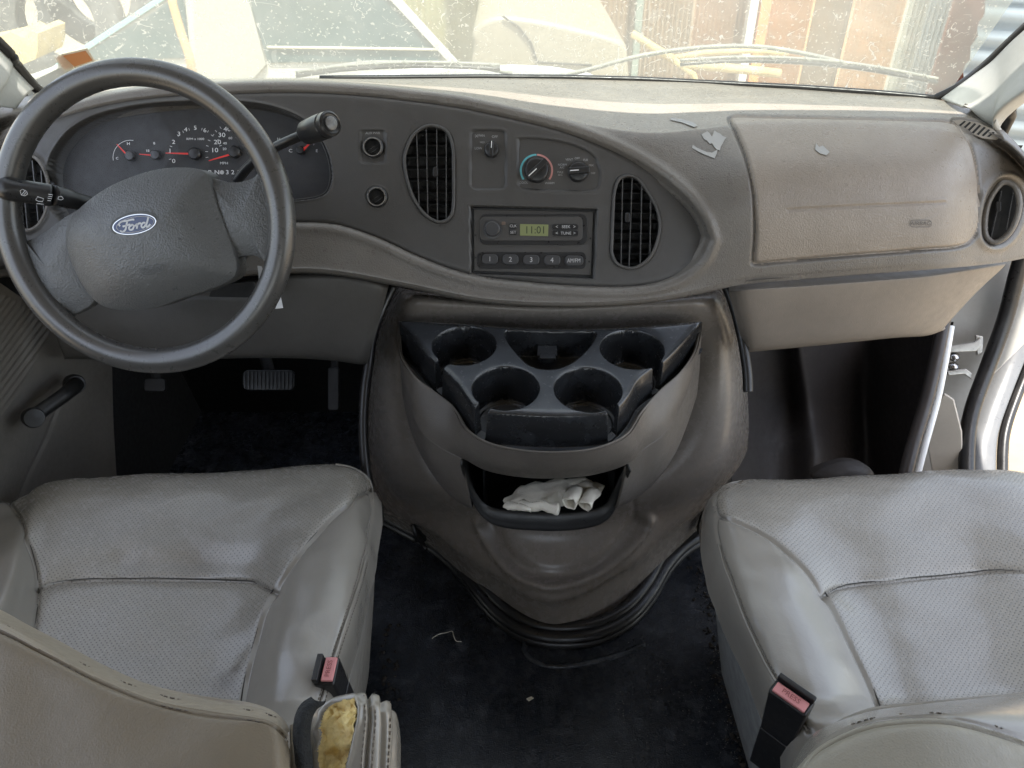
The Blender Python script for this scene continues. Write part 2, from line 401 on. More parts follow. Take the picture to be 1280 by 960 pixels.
# ---- rusty sheet-metal wall, panel by panel
WY = 6.2
wall = thing('yard_wall', 'rusty brown and grey sheet metal wall across the yard behind the parked vehicles', 'wall')
def wcol(n, c, m=.25): return mat('sheet_' + n, c, .8, mott=m, mscale=3, dust=.6, dcol=(c[0]*1.3, c[1]*.9, c[2]*.6))
cols = [(300, 384, (.34, .33, .20)), (386, 470, (.36, .34, .20)), (472, 558, (.40, .38, .22)), (560, 640, (.20, .19, .12)), (640, 716, (.27, .23, .15)), (718, 790, (.36, .25, .14)), (790, 862, (.32, .24, .16)), (864, 928, (.36, .23, .14)), (956, 1008, (.52, .32, .15)),
        (1010, 1058, (.40, .31, .21)), (1059, 1122, (.52, .35, .19)), (1124, 1150, (.44, .44, .38)), (1151, 1178, (.40, .43, .42)), (1179, 1222, (.36, .16, .11))]
for i, (a, b, c) in enumerate(cols):
    xa = PY(a, 50, WY)[0]; xb = PY(b, 50, WY)[0]; n = 12 if b-a > 40 else 4; P = []
    xs = np.linspace(xa, xb-.01, n*2+1); ys = WY + .03*(np.arange(n*2+1) % 2) + rng.normal(0, .012)
    V = []; fs = []
    for k in range(len(xs)): V += [(xs[k], ys[k], GZ), (xs[k], ys[k], 2.0 + .1*(i % 3))]
    for k in range(len(xs)-1): fs.append((2*k, 2*k+2, 2*k+3, 2*k+1))
    o = solid(raw('panel', V, fs, wcol('%d' % i, c), wall, smooth_=False), .02)
for px_, c, w in ((933, (.62, .60, .55), .06), (947, (.62, .25, .08), .07), (795, (.2, .24, .2), .05)):
    x = PY(px_, 50, WY-.12)[0]; box('post', (x-w/2, WY-.18, GZ), (x+w/2, WY-.1, 2.1), mat('post_paint', c, .7, mott=.2), wall, bevel=.004)
# ---- pale corrugated wall at the right
cw = thing('corrugated_wall', 'pale blue-grey corrugated metal wall standing right of the rusty wall', 'wall')
cm = mat('pale_corrugated', (.34, .40, .42), .5, mott=.1, mscale=2)
x0 = PY(1222, 50, 5.6)[0]
nz = 46
for j in range(5):
    zs = np.linspace(GZ + j*.56, GZ + (j+1)*.56 - .01, nz//3)
    V = []; fs = []
    for k, z in enumerate(zs):
        yy = 5.6 + .025*math.sin(z*2*math.pi/.14); V += [(x0-.02*j, yy, z), (x0+3.4, yy-1.6, z)]
    for k in range(len(zs)-1): fs.append((2*k, 2*k+1, 2*k+3, 2*k+2))
    solid(raw('panel', V, fs, cm, cw), .015)
# ---- parked white pickup seen from the side
CY = 3.5
pk = thing('parked_pickup', 'white pickup cab parked side-on in front of the windshield, with teal-tinted side windows', 'pickup truck')
def cy_out(pts, Y): return [PY(x, y, Y) for x, y in pts]
wp = mat('pickup_paint', (.46, .45, .40), .35, mott=.05, dust=.3, dcol=(.5, .45, .36))
wp2 = mat('pickup_door_paint', (.34, .33, .28), .4, mott=.05, dust=.3, dcol=(.5, .45, .36))
tg = mat('tinted_glass', (.045, .085, .09), .12, mott=.2, mscale=3, dust=.3, dcol=(.25, .26, .24))
body = cy_out([(-60, 112), (40, 92), (62, 84), (120, 52), (205, -4), (300, -55), (482, -48), (496, -4), (540, 44), (582, 86), (588, 100), (588, 330), (-60, 330)], CY)
body = np.array(body)
ob = prism('cab', body, body + np.array([-.5, 1.5, -.38]), wp, pk, bevel=.02)
def win(name, pts, m_, par, dy=-.006, th=.02, Y=CY):
    q = np.array(cy_out(pts, Y)) + np.array([0, dy, 0]); return prism(name, q, q + np.array([0, th, 0]), m_, par, bevel=.003)
teal = mat('teal_trim', (.25, .42, .42), .5, mott=.1)
w1 = win('side_window', [(112, 64), (196, 14), (230, -10), (238, 72), (150, 74), (116, 74)], tg, pk, -.012)
win('window_trim', [(70, 80), (208, -10), (222, -10), (112, 62), (86, 80)], teal, pk, -.016)
win('door_pillar', [(243, -30), (305, -30), (334, 80), (318, 98), (246, 98)], wp2, pk, -.02, .03)
win('side_window', [(309, -10), (478, -10), (552, 62), (550, 76), (336, 78)], tg, pk, -.012)
win('rear_pillar_trim', [(480, -10), (494, -10), (578, 82), (568, 84)], wp, pk, -.026, .03)
tubes('window_seal', [[PY(x, y, CY-.02) for x, y in ((334, 59), (420, 60), (548, 62))]], .006, mat('cream_line', (.6, .55, .4), .6), pk)
for cx_ in (-1.75, -.55):
    lathe('wheel', (cx_, CY-.01, GZ+.36), (0, -1, 0), [(.36, -.2), (.36, 0), (.33, .02), (.2, .02), (.19, -.01), (.03, 0)], M['rubber'], pk, ns=28)
# ---- strap hanging in front of the pickup
st = tube('orange_strap', [PY(x, y, 2.3) for x, y in ((212, -20), (216, 5), (226, 40), (236, 68), (241, 92))], [.012, .012, .012, .012, .014], mat('orange_pole', (.62, .36, .15), .7, mott=.15), None, ns=8)
tag(st, 'orange-tan pole slanting past the front side window of the white pickup', 'pole')
# ---- tan car to the right of it
tc_ = thing('parked_car', 'tan car with a rounded front wing parked right of the white pickup', 'car')
tanm = mat('tan_car_paint', (.27, .235, .17), .4, mott=.05, dust=.4, dcol=(.5, .42, .3))
H = cr(np.array([(590, 120), (588, 84), (592, 60), (590, 44), (598, 30), (614, 22), (636, 20), (680, 26), (730, 37), (766, 47), (782, 56), (786, 84), (788, 120)], float), 50).tolist() + [(788, 220), (590, 220)]
hb = np.array(cy_out(H, 4.2)); prism('body', hb, hb + np.array([0, 1.6, 0]), tanm, tc_, bevel=.03)
tubes('panel_gap', [[PY(x, y, 4.19) for x, y in ((628, 20), (648, 34), (664, 54), (672, 78), (740, 82))]], .006, M['rubber'], tc_)
0 and win('headlight', [(602, 40), (616, 44), (622, 60), (606, 64), (598, 52)], mat('lamp_lens', (.45, .45, .4), .2), tc_, -.01, .02, 4.2)
for cx_ in (.0, .45):
    lathe('wheel', (cx_, 4.19, GZ+.33), (0, -1, 0), [(.33, -.2), (.33, 0), (.3, .02), (.19, .02), (.18, -.01), (.03, 0)], M['rubber'], tc_, ns=28)
# ---- yellow frame lying beyond the wiper
yf = thing('yellow_frame', 'yellow steel frame lying in the yard behind the right wiper', 'frame')
ym = mat('yellow_paint', (.50, .36, .15), .7, mott=.4, mscale=20, dust=.6, dcol=(.35, .28, .18))
Q = lambda pts, Y: [PY(x, y, Y) for x, y in pts]
tubes('bar', [Q([(790, 42), (812, 56), (842, 74)], 2.6)], .012, ym, yf, 8)
tubes('bar', [Q([(838, 73), (880, 66), (940, 63), (985, 67)], 2.6)], .009, ym, yf, 8)
tubes('bar', [Q([(850, 80), (900, 84), (940, 88), (975, 92)], 2.6)], .014, ym, yf, 8)
tubes('bar', [Q([(842, 74), (866, 92), (880, 150)], 2.6)], .012, ym, yf, 8)
# ---- tyre pile top left
tm = mat('old_tyre', (.10, .10, .095), .8, mott=.3, mscale=12, dust=.7, dcol=(.3, .27, .22))
for i, (x, y, yy, r) in enumerate([(75, 26, 5.0, .36), (10, 10, 5.6, .34), (125, -8, 5.4, .33), (-40, 60, 5.2, .34)]):
    c = PY(x, y, yy)
    o = lathe('tyre', c, (.25, -1, .1), [(r*.58, -.1), (r*.7, -.12), (r*.95, -.1), (r, -.05), (r, .05), (r*.95, .1), (r*.7, .12), (r*.58, .1), (r*.56, 0), (r*.58, -.1)][::-1], tm, None, ns=32, caps=False)
    tag(o, ['worn dusty tyre standing left of the white pickup, ring fully visible', 'worn tyre furthest into the top left corner', 'worn tyre just above the pickup pillar', 'worn tyre low behind the left pillar'][i], 'tyre', 'tyres piled left of the pickup')
md = raw('sand_pile', *(lambda P: ([tuple(p) for p in P], [(0, i, i+1) for i in range(1, len(P)-1)]))(
    [PY(20, 62, 4.3)] + [PY(x, y, 4.3) for x, y in ((-60, 90), (-40, 55), (0, 46), (14, 40), (30, 48), (38, 38), (47, 42), (47, 62), (44, 74), (20, 84), (-60, 120))]), mat('sand', (.55, .42, .2), .95, mott=.2), None, False)
solid(md, .3, 1); tag(md, 'small ochre sand heap below the tyres at the left pillar', 'sand heap')

# ================================================================ van shell
WA = [(-90, 170, 1.12), (-20, 142, 1.22), (40, 118, 1.33), (75, 110, 1.37), (130, 105, 1.41), (200, 101, 1.43), (300, 99, 1.455), (400, 98.5, 1.465), (500, 98, 1.47), (600, 97, 1.47), (700, 97.5, 1.47),
      (800, 100, 1.465), (900, 105, 1.455), (1000, 110, 1.44), (1100, 117, 1.41), (1175, 124, 1.38)]
WAx = [w[0] for w in WA]
def wa(x): return float(np.interp(x, WAx, [w[1] for w in WA])), float(np.interp(x, WAx, [w[2] for w in WA]))
# windshield glass with dried dust and streaks
gm_, t, b = newmat('windshield_glass'); N = t.nodes; L = t.links; N.remove(b)
out = N['Material Output']; tr = N.new('ShaderNodeBsdfTransparent'); tr.inputs[0].default_value = (.90, .97, .93, 1)
df = N.new('ShaderNodeBsdfDiffuse'); df.inputs[0].default_value = (.80, .77, .66, 1); tl = N.new('ShaderNodeBsdfTranslucent'); tl.inputs[0].default_value = (.80, .77, .64, 1)
gl = N.new('ShaderNodeBsdfGlossy'); gl.inputs['Roughness'].default_value = .03
tcn = N.new('ShaderNodeTexCoord')
def nz_(sc, det, dist=0, scale=(1, 1, 1), rot=(0, 0, 0)):
    mp = N.new('ShaderNodeMapping'); mp.inputs['Scale'].default_value = scale; mp.inputs['Rotation'].default_value = rot; L.new(tcn.outputs['Object'], mp.inputs[0])
    n = N.new('ShaderNodeTexNoise'); n.inputs['Scale'].default_value = sc; n.inputs['Detail'].default_value = det; n.inputs['Distortion'].default_value = dist; L.new(mp.outputs[0], n.inputs['Vector']); return n.outputs[0]
def mr(s, a, b_, c, d):
    r = N.new('ShaderNodeMapRange'); r.inputs[1].default_value = a; r.inputs[2].default_value = b_; r.inputs[3].default_value = c; r.inputs[4].default_value = d; L.new(s, r.inputs[0]); return r.outputs[0]
def mth(op, a, b_):
    q = N.new('ShaderNodeMath'); q.operation = op; q.use_clamp = True
    for i, s in enumerate((a, b_)):
        if isinstance(s, (int, float)): q.inputs[i].default_value = s
        else: L.new(s, q.inputs[i])
    return q.outputs[0]
haze_ = mr(nz_(6, 6), .3, .75, .37, .60)
specks = mr(nz_(160, 3), .575, .66, 0, .85)
strk = mr(nz_(22, 5, 2.5, (1, 1, .3), (0, .4, .3)), .615, .64, 0, .55)
strk2 = mr(nz_(30, 4, 3.5, (.25, 1, 1), (0, .9, 0)), .64, .66, 0, .5)
def absd(s):
    q = N.new('ShaderNodeMath'); q.operation = 'SUBTRACT'; L.new(s, q.inputs[0]); q.inputs[1].default_value = .5
    w = N.new('ShaderNodeMath'); w.operation = 'ABSOLUTE'; L.new(q.outputs[0], w.inputs[0]); return w.outputs[0]
ln1 = mth('MULTIPLY', mr(absd(nz_(16, 2, .6)), .003, .008, .95, 0), mr(nz_(34, 2), .52, .56, 0, 1))
ln2 = mth('MULTIPLY', mr(absd(nz_(11, 3, 1.2, (1, 1, .4), (.4, 0, .7))), .003, .007, .95, 0), mr(nz_(27, 2, 0, (1, 1.3, 1)), .52, .55, 0, 1))
fine = mr(nz_(420, 2), .60, .66, 0, .5)
dustf = mth('MAXIMUM', mth('MAXIMUM', mth('MAXIMUM', haze_, specks), mth('MAXIMUM', strk, strk2)), mth('MAXIMUM', mth('MAXIMUM', ln1, ln2), fine))
a1 = N.new('ShaderNodeMixShader'); a1.inputs[0].default_value = .5; L.new(df.outputs[0], a1.inputs[1]); L.new(tl.outputs[0], a1.inputs[2])
a2 = N.new('ShaderNodeMixShader'); L.new(dustf, a2.inputs[0]); L.new(tr.outputs[0], a2.inputs[1]); L.new(a1.outputs[0], a2.inputs[2])
a3 = N.new('ShaderNodeMixShader'); a3.inputs[0].default_value = .04; L.new(a2.outputs[0], a3.inputs[1]); L.new(gl.outputs[0], a3.inputs[2])
L.new(a3.outputs[0], out.inputs[0])
bot = [PY(x, wa(x)[0]+1, wa(x)[1]+.004) for x in np.linspace(36, 1180, 30)]
top = [np.array([-.80 + 1.62*k/29, 1.03 + .05*math.sin(math.pi*k/29), 1.58]) for k in range(30)]
mid = [(a*.5+c*.5) + np.array([0, .02, .01]) for a, c in zip(bot, top)]
ws = grid_obj('windshield', net([bot, mid, top], 60, 16), gm_)
tag(ws, 'dusty scratched windshield glass across the whole top of the dashboard', 'windshield')
seal = tube('windshield_seal', [PY(x, wa(x)[0]+(-.5), wa(x)[1]) for x in np.linspace(400, 1174, 40)], .0055, M['rubber'], None, 8)
tag(seal, 'thin black rubber seal along the bottom edge of the windshield', 'seal')
# shell: roof and left wall (out of frame, they shade the cabin as the van does)
kind(box('rear_wall', (-.98, -2.64, -.05), (1.01, -2.6, .85), M['doorpanel'], None, .01), 'structure')
kind(box('roof', (-.98, -2.7, 1.60), (1.12, 1.0, 1.64), M['headliner'], None, .01), 'structure')
kind(box('wall_left_lower', (-.93, -.6, -.1), (-.90, .60, .93), M['doorpanel'], None, .01), 'structure')
kind(box('wall_left', (-.93, -2.6, -.1), (-.90, -.6, 1.60), M['doorpanel'], None, .01), 'structure')
kind(box('wall_right', (.98, -2.6, -.1), (1.01, -.45, 1.60), M['doorpanel'], None, .01), 'structure')
# cowl and hood of this van
hood = sheet('hood', [[(-.85, 1.52, .88), (-.4, 1.54, .89), (0, 1.55, .892), (.4, 1.54, .89), (.82, 1.50, .88)],
                      [(-.85, 1.62, .88), (-.4, 1.66, .893), (0, 1.68, .895), (.4, 1.66, .893), (.85, 1.62, .86)],
                      [(-.9, 1.95, .76), (-.4, 2.0, .78), (0, 2.02, .785), (.4, 2.0, .78), (.9, 1.95, .76)],
                      [(-.9, 2.3, .55), (-.4, 2.35, .60), (0, 2.38, .60), (.4, 2.35, .60), (.9, 2.3, .55)],
                      [(-.9, 2.4, .2), (-.4, 2.45, .2), (0, 2.48, .2), (.4, 2.45, .2), (.9, 2.4, .2)]], 40, 30, M['vanpaint'], thick=.01)
tag(hood, 'white hood of this van just beyond the windshield base', 'hood')
cw_ = thing('cowl_panel', 'bright white cowl edge just beyond the glass above the middle of the dash', 'cowl panel')
prism('panel', np.array([PY(x, y, 1.56) for x, y in ((430, 99), (510, 90), (560, 87.5), (640, 85), (690, 87), (740, 95), (760, 104), (430, 104))]), np.array([PY(x, y, 1.56)+[0, .12, -.02] for x, y in ((430, 99), (510, 90), (560, 87.5), (640, 85), (690, 87), (740, 95), (760, 104), (430, 104))]), M['vanpaint'], cw_, bevel=.003)
# wipers
def wiper(label, arm, blade, Y):
    w = thing('wiper', label, 'wiper', 'wipers parked along the windshield base')
    wm = mat('wiper_metal', (.20, .20, .17), .5, dust=.6, dcol=(.6, .55, .42))
    tube('arm', [PY(x, y, Y+.02) for x, y in cr(arm, 24)], .0042, wm, w, 8)
    B = cr(blade, 30)
    tube('blade_frame', [PY(x, y-2.5, Y) for x, y in B], .0032, wm, w, 8)
    tube('rubber_blade', [PY(x, y+2.5, Y-.004) for x, y in B], .0035, M['rubber'], w, 6)
    for k in range(3, 28, 4):
        a = PY(B[k][0], B[k][1]-4, Y); c = PY(B[k][0]+7, B[k][1]+2, Y-.003)
        tube('claw', [a, (a+c)/2+np.array([0, 0, .002]), c], .003, wm, w, 6)
wiper('dusty wiper arm and blade at the windshield base beyond the instrument hood', [(640, 92), (590, 82), (540, 79), (470, 78), (430, 82), (385, 90)], [(370, 93), (430, 85), (500, 81), (560, 81), (625, 84)], 1.52)
wiper('longer dusty wiper whose blade reaches the lower right windshield corner', [(700, 95), (740, 86), (800, 70), (870, 60), (940, 58), (1000, 66), (1060, 80)], [(850, 78), (920, 74), (1000, 76), (1080, 84), (1172, 101)], 1.51)
# pillars
rp = thing('right_pillar', 'pale grey moulded pillar trim at the right end of the windshield', 'pillar trim')
def pt(x, y, Y): return PY(x, y, Y)
L1 = [PY(1176, 123, 1.375), PY(1230, 83, 1.345), PY(1282, 34, 1.30), np.array([.86, 1.18, 1.25]), np.array([.86, 1.02, 1.58])]
L2 = [PY(1190, 128, 1.33), PY(1240, 108, 1.29), PY(1290, 78, 1.24), np.array([.90, 1.10, 1.25]), np.array([.90, .98, 1.58])]
L3 = [PY(1206, 132, 1.30), PY(1240, 150, 1.25), PY(1272, 120, 1.20), np.array([.92, 1.04, 1.25]), np.array([.92, .94, 1.58])]
L4 = [PY(1215, 137, 1.32), PY(1254, 172, 1.28), PY(1276, 132, 1.26), np.array([.96, 1.06, 1.25]), np.array([.96, .96, 1.58])]
sheet('trim_panel', [L1, L2, L3, L4], 40, 24, M['trimgrey'], rp, thick=.004)
tube('rubber_edge', cr([PY(1168, 124, 1.385), PY(1200, 106, 1.37), PY(1230, 83, 1.35), PY(1282, 34, 1.305), np.array([.855, 1.18, 1.25]), np.array([.855, 1.02, 1.58])], 40), .0075, M['rubber'], rp, 8)
tube('door_opening_seal', cr([PY(1247, 180, 1.31), PY(1262, 148, 1.29), PY(1287, 106, 1.26), np.array([.90, 1.14, 1.3]), np.array([.93, .98, 1.58])], 30), .009, M['rubber'], rp, 8)
lp = thing('left_pillar', 'pillar trim with black rubber edge at the left end of the windshield', 'pillar trim')
L1 = [PY(44, 110, 1.335), PY(20, 84, 1.31), PY(-4, 56, 1.28), np.array([-.86, 1.16, 1.25]), np.array([-.86, 1.02, 1.58])]
L2 = [PY(34, 118, 1.29), PY(8, 100, 1.26), PY(-12, 84, 1.23), np.array([-.90, 1.1, 1.25]), np.array([-.90, .98, 1.58])]
L3 = [PY(20, 136, 1.26), PY(-14, 130, 1.2), PY(-40, 110, 1.15), np.array([-.92, 1.0, 1.25]), np.array([-.92, .9, 1.58])]
sheet('trim_panel', [L1, L2, L3], 30, 16, M['trimgrey'], lp, thick=.004)
tube('rubber_edge', cr([PY(50, 114, 1.345), PY(42, 107, 1.335), PY(20, 80, 1.31), PY(-4, 50, 1.28), np.array([-.85, 1.16, 1.25]), np.array([-.85, 1.02, 1.58])], 40), .0085, M['rubber'], lp, 8)
# inspection sticker low on the glass
sp = Plane(PY(92, 72, 1.37), (0, -.83, -.55))
sk = thing('windshield_sticker', 'small orange and cream sticker on the glass above the steering wheel', 'sticker')
plate('border', [(66, 70), (109, 60), (119, 76), (80, 90)], sp, 0, .0005, M['stickerw'], sk, 0)
plate('print', [(70, 71), (107, 63), (116, 75), (81, 87)], sp, .0008, .0012, M['sticker'], sk, 0)

# ================================================================ dashboard
BN = (0, -math.cos(math.radians(28)), math.sin(math.radians(28)))
B = Plane((0, 1.11, .797), BN)
def PB(x, y, h=0): return B.hit(x, y, h)
dash = thing('dashboard', 'grey-brown moulded dashboard with dark instrument and control panel, full width of the cab', 'dashboard')
cx = [-90, -20, 40, 75, 130, 200, 300, 400, 500, 600, 700, 800, 870, 930, 1000, 1100, 1180, 1225, 1262, 1300]
Ay = [170, 142, 118, 110, 105, 101, 99, 98.5, 98, 97, 97.5, 100, 103, 107, 111, 118, 126, 143, 170, 215]
AY = [1.12, 1.22, 1.32, 1.36, 1.41, 1.43, 1.455, 1.465, 1.47, 1.47, 1.47, 1.465, 1.455, 1.45, 1.44, 1.41, 1.36, 1.30, 1.24, 1.15]
Cy = [225, 175, 148, 138, 122, 112, 106, 107, 114, 126, 148, 163, 160, 152, 150, 152, 162, 176, 196, 238]
def BY(x, y): return PB(x, y)[1]
Fy = [345, 345, 347, 350, 352, 352, 345, 342, 358, 378, 384, 380, 368, 355, 349, 341, 335, 331, 326, 318]
dash_rows = []
def row(ys, Ys): dash_rows.append([PY(x, y, Y) for x, y, Y in zip(cx, ys, Ys)])
row(Ay, AY)
row([a*.5+c*.5 - 1 for a, c in zip(Ay, Cy)], [a*.52 + (BY(x, c)+.02)*.48 for a, x, c in zip(AY, cx, Cy)])
fr = [(1.08, 1.11, 1.15, 1.16, 1.18)]
right = lambda x: float(np.clip((x-760)/170, 0, 1))
def prof(x, y, off):      # forward distance of the dash face
    Yb = BY(x, y) + off
    # passenger side profile: rounder
    ang = math.degrees(PITCH) - math.degrees(math.atan((480-y)/F))
    Yp = np.interp(ang, [15.4, 16.5, 18.8, 22.1, 26.1, 28], [1.27, 1.20, 1.135, 1.09, 1.075, 1.075])
    end = .0006*max(0, x-1170)**1.12
    lend = .0006*max(0, 60-x)
    r = right(x); return Yb*(1-r) + Yp*r + end + lend
row([c - 3 for c in Cy], [prof(x, c, .012) + .018 for x, c in zip(cx, Cy)])
row([c + 8 for c in Cy], [prof(x, c+8, 0) for x, c in zip(cx, Cy)])
for k in (.25, .5, .75):
    yy = [(c+8)*(1-k) + (f-12)*k for c, f in zip(Cy, Fy)]; row(yy, [prof(x, y, 0) for x, y in zip(cx, yy)])
row([f-14 for f in Fy], [prof(x, f-14, -.004) for x, f in zip(cx, Fy)])
row([f-5 for f in Fy], [prof(x, f-5, -.006) for x, f in zip(cx, Fy)])
row([f for f in Fy], [prof(x, f, .006) for x, f in zip(cx, Fy)])
row([f for f in Fy], [prof(x, f, .05) for x, f in zip(cx, Fy)])
row([f-3 for f in Fy], [prof(x, f, .12) for x, f in zip(cx, Fy)])
# outline of the dark panel
BT = [(-60, 250), (-20, 205), (20, 172), (60, 150), (110, 134), (160, 124), (220, 117.5), (280, 115), (340, 113.5), (400, 114), (460, 118), (520, 124.5), (580, 133), (640, 146), (700, 161), (750, 179), (795, 200), (832, 224), (860, 249), (878, 274), (887, 298)]
BB = [(-60, 360), (-20, 340), (40, 318), (100, 304), (180, 292), (260, 283), (330, 279), (370, 278), (420, 281), (470, 297), (515, 318), (560, 336), (600, 346), (650, 352.5), (700, 357), (750, 359.5), (795, 359), (832, 352), (860, 338), (878, 320), (887, 300)]
bez_out = cr(BT, 120).tolist() + cr(BB[::-1], 120).tolist()
airbag_c = [(914, 146), (960, 145.5), (1050, 147), (1130, 149), (1182, 151), (1200, 160), (1215, 185), (1223, 225), (1223, 270), (1218, 296), (1200, 308), (1150, 313), (1050, 321), (980, 327), (945, 330), (942, 322), (944, 290), (942, 240), (932, 195), (920, 165)]
airbag_o = smooth(airbag_c, 160).tolist()
defr = [(1189, 150), (1200, 148), (1222, 152), (1242, 160), (1253, 172), (1248, 177), (1228, 175), (1206, 165)]
defr_o = smooth(defr, 48).tolist()
rv = smooth([(1254, 222), (1240, 232), (1230, 252), (1226, 278), (1228, 298), (1238, 307), (1252, 305), (1266, 292), (1276, 270), (1280, 244), (1270, 226)], 60).tolist()
def dmod(x, y, P):
    d = np.zeros(x.shape)
    face = (P[..., 1] < 1.42) & (y < 400)
    s = sdf(x, y, bez_out)
    d += np.where(s < 0, -.014*sst(2, -6, s) - .036*sst(-6, -16, s), .0045*np.exp(-((s-7)/6.0)**2))
    g = seg_dist(x, y, airbag_o, True)
    d += -.006*np.exp(-(g/2.0)**2)
    sa = sdf(x, y, airbag_o); d += .0014*sst(1, -5, sa)
    d += -.0016*np.exp(-(seg_dist(x, y, [(985, 262), (1060, 258), (1180, 253)])/1.6)**2) + .0012*np.exp(-(seg_dist(x, y, [(985, 259), (1060, 255), (1180, 250)])/1.8)**2)
    sd = sdf(x, y, defr_o); d += -.0035*sst(1.5, -1.5, sd) + .0012*np.exp(-(sd/2.5)**2)
    sv = sdf(x, y, rv); d += .004*np.exp(-((sv-4)/3.5)**2) - .03*sst(0, -3, sv)
    lv = sdf(x, y, circ(36, 241, 30, 40, 50)); d += .004*np.exp(-((lv-3)/4)**2)
    d += -.002*np.exp(-(seg_dist(x, y, [(180, 118), (270, 107), (400, 107)], False)/1.2)**2)*0
    return d
split = lambda x, y: inside(x, y, airbag_o)
(po, P, k, fl) = sheet('pad', dash_rows, 760, 320, M['pad'], dash, dmod, split=split)
ab = grid_obj('airbag_cover', P, M['airbag'], dash, keep=k, flip=fl)
# moulded mark on the airbag cover
def surf_plane(x, y, h=0):
    px_, py_ = proj(P); i = np.argmin((px_-x)**2 + (py_-y)**2 + (P[..., 1] > 1.43)*1e4); i = np.unravel_index(i, px_.shape)
    n = normals(P)[i]; return Plane(P[i] + n*h, n)
apl = surf_plane(1151, 279, .0006)
lettering('airbag_mark', [('AIRBAG', 1151, 279.5, 5, -2, 1.1)], apl, mat('moulded_mark', (.09, .08, .07), .5), ab, strokes=[rrect(1151, 279.5, 27, 8.5, 4) + rrect(1151, 279.5, 27, 8.5, 4)[:1]], sw=.0008)
# defroster slots
dp = surf_plane(1222, 163, .003)
dv = thing('defroster_vent', 'small slanted side-window vent on the right end of the dash top', 'air vent')
plate('grille_plate', [(1190, 151), (1201, 149.5), (1222, 153), (1241, 161), (1250, 171), (1246, 175), (1228, 173), (1207, 164)], dp, -.002, .0005, mat('defroster_plastic', (.30, .27, .23), .5), dv, .0006)
for k in range(7):
    t_ = k/6; x = 1203 + 36*t_; y = 154.5 + 13.5*t_; a = 3.2 + 4.0*math.sin(math.pi*(.12+.8*t_))
    q = [(x-3.6-a*.45, y+a*.62), (x-1.0-a*.45, y+a*.80), (x+2.6+a*.35, y-a*.55), (x+.4+a*.35, y-a*.75)]
    plate('slot', q, dp, .0006, .0014, M['blackmatte'], dv, 0)

# dark finish panel
vl = smooth([(544, 157.5), (530, 159), (516, 170), (507, 190), (505.5, 205), (510, 229), (518, 250), (530, 267), (545, 277), (557, 276), (565, 267), (567, 250), (567, 215), (566, 184), (559, 165)], 90).tolist()
vr = smooth([(786, 219.5), (774, 224), (768, 240), (766, 270), (765, 300), (765, 318), (773, 331), (790, 335.5), (806, 328), (817, 314), (824, 292), (824.5, 276), (820, 258), (806, 234), (796, 223)], 90).tolist()
cl = smooth([(62, 240), (62, 205), (72, 182), (92, 160), (125, 143), (180, 131.5), (250, 127), (310, 129), (355, 139), (388, 158), (406, 186), (413, 215), (409, 237), (395, 246), (360, 251), (300, 262), (200, 290), (110, 290), (72, 270)], 140).tolist()
aux = rrect(610.3, 199.5, 44, 74, 7); clim = smooth([(652, 173), (690, 175), (722, 183), (742, 195), (749, 212), (749.5, 228), (746, 236), (735, 238.5), (700, 238), (665, 236.5), (650, 234), (648, 222), (648, 180)], 90).tolist()
rad = [(588.5, 257.5), (745.5, 261.5), (742, 348), (589, 342)]
lvo = circ(34, 241, 27, 48, 47)
def bmod(x, y, P):
    d = np.zeros(x.shape)
    def rec(poly, dep, ridge=.0, w=2.2, rw=1.6):
        nonlocal d
        s = sdf(x, y, poly); d += -dep*sst(w*.5, -w*.5, s) + ridge*np.exp(-((s-1.5)/rw)**2)
    rec(cl, .034, .0016, 3.5, 2.5); rec(vl, .030); rec(vr, .030); rec(lvo, .03, .003, 2.5, 3)
    rec(aux, .0035, .0008); rec(clim, .0035, .0008); rec(rad, .011, .0006, 1.8)
    rec(rrect(466, 183.5, 31, 41, 4), .0028, .0007); rec(circ(466, 184, 11), .02); rec(circ(471, 246, 12), .02, .001)
    return d
rows = [[PB(x, y, -.004) for x, y in BT]]
tb, bb = np.array(BT, float), np.array(BB, float)
tb = cr(tb, 460); bb = cr(bb, 460)
nvb = 150
U = np.linspace(0, 1, nvb)[:, None, None]
Q2 = tb[None]*(1-U) + bb[None]*U
P3 = np.array([[PB(x, y) for x, y in r] for r in Q2])
edge = np.minimum(np.minimum(U[..., 0], 1-U[..., 0])*np.linalg.norm(bb-tb, axis=1)[None], 1e9)
N3 = np.broadcast_to(B.n, P3.shape)
d3 = bmod(Q2[..., 0], Q2[..., 1], P3) - .006*np.exp(-(edge/2.5))
P3 = P3 + N3*d3[..., None]
bez = grid_obj('control_panel', P3, M['bezel'], dash, flip=False)
bez.data.flip_normals() if bez.data.polygons[1000].normal.dot(Vector(BN)) < 0 else None

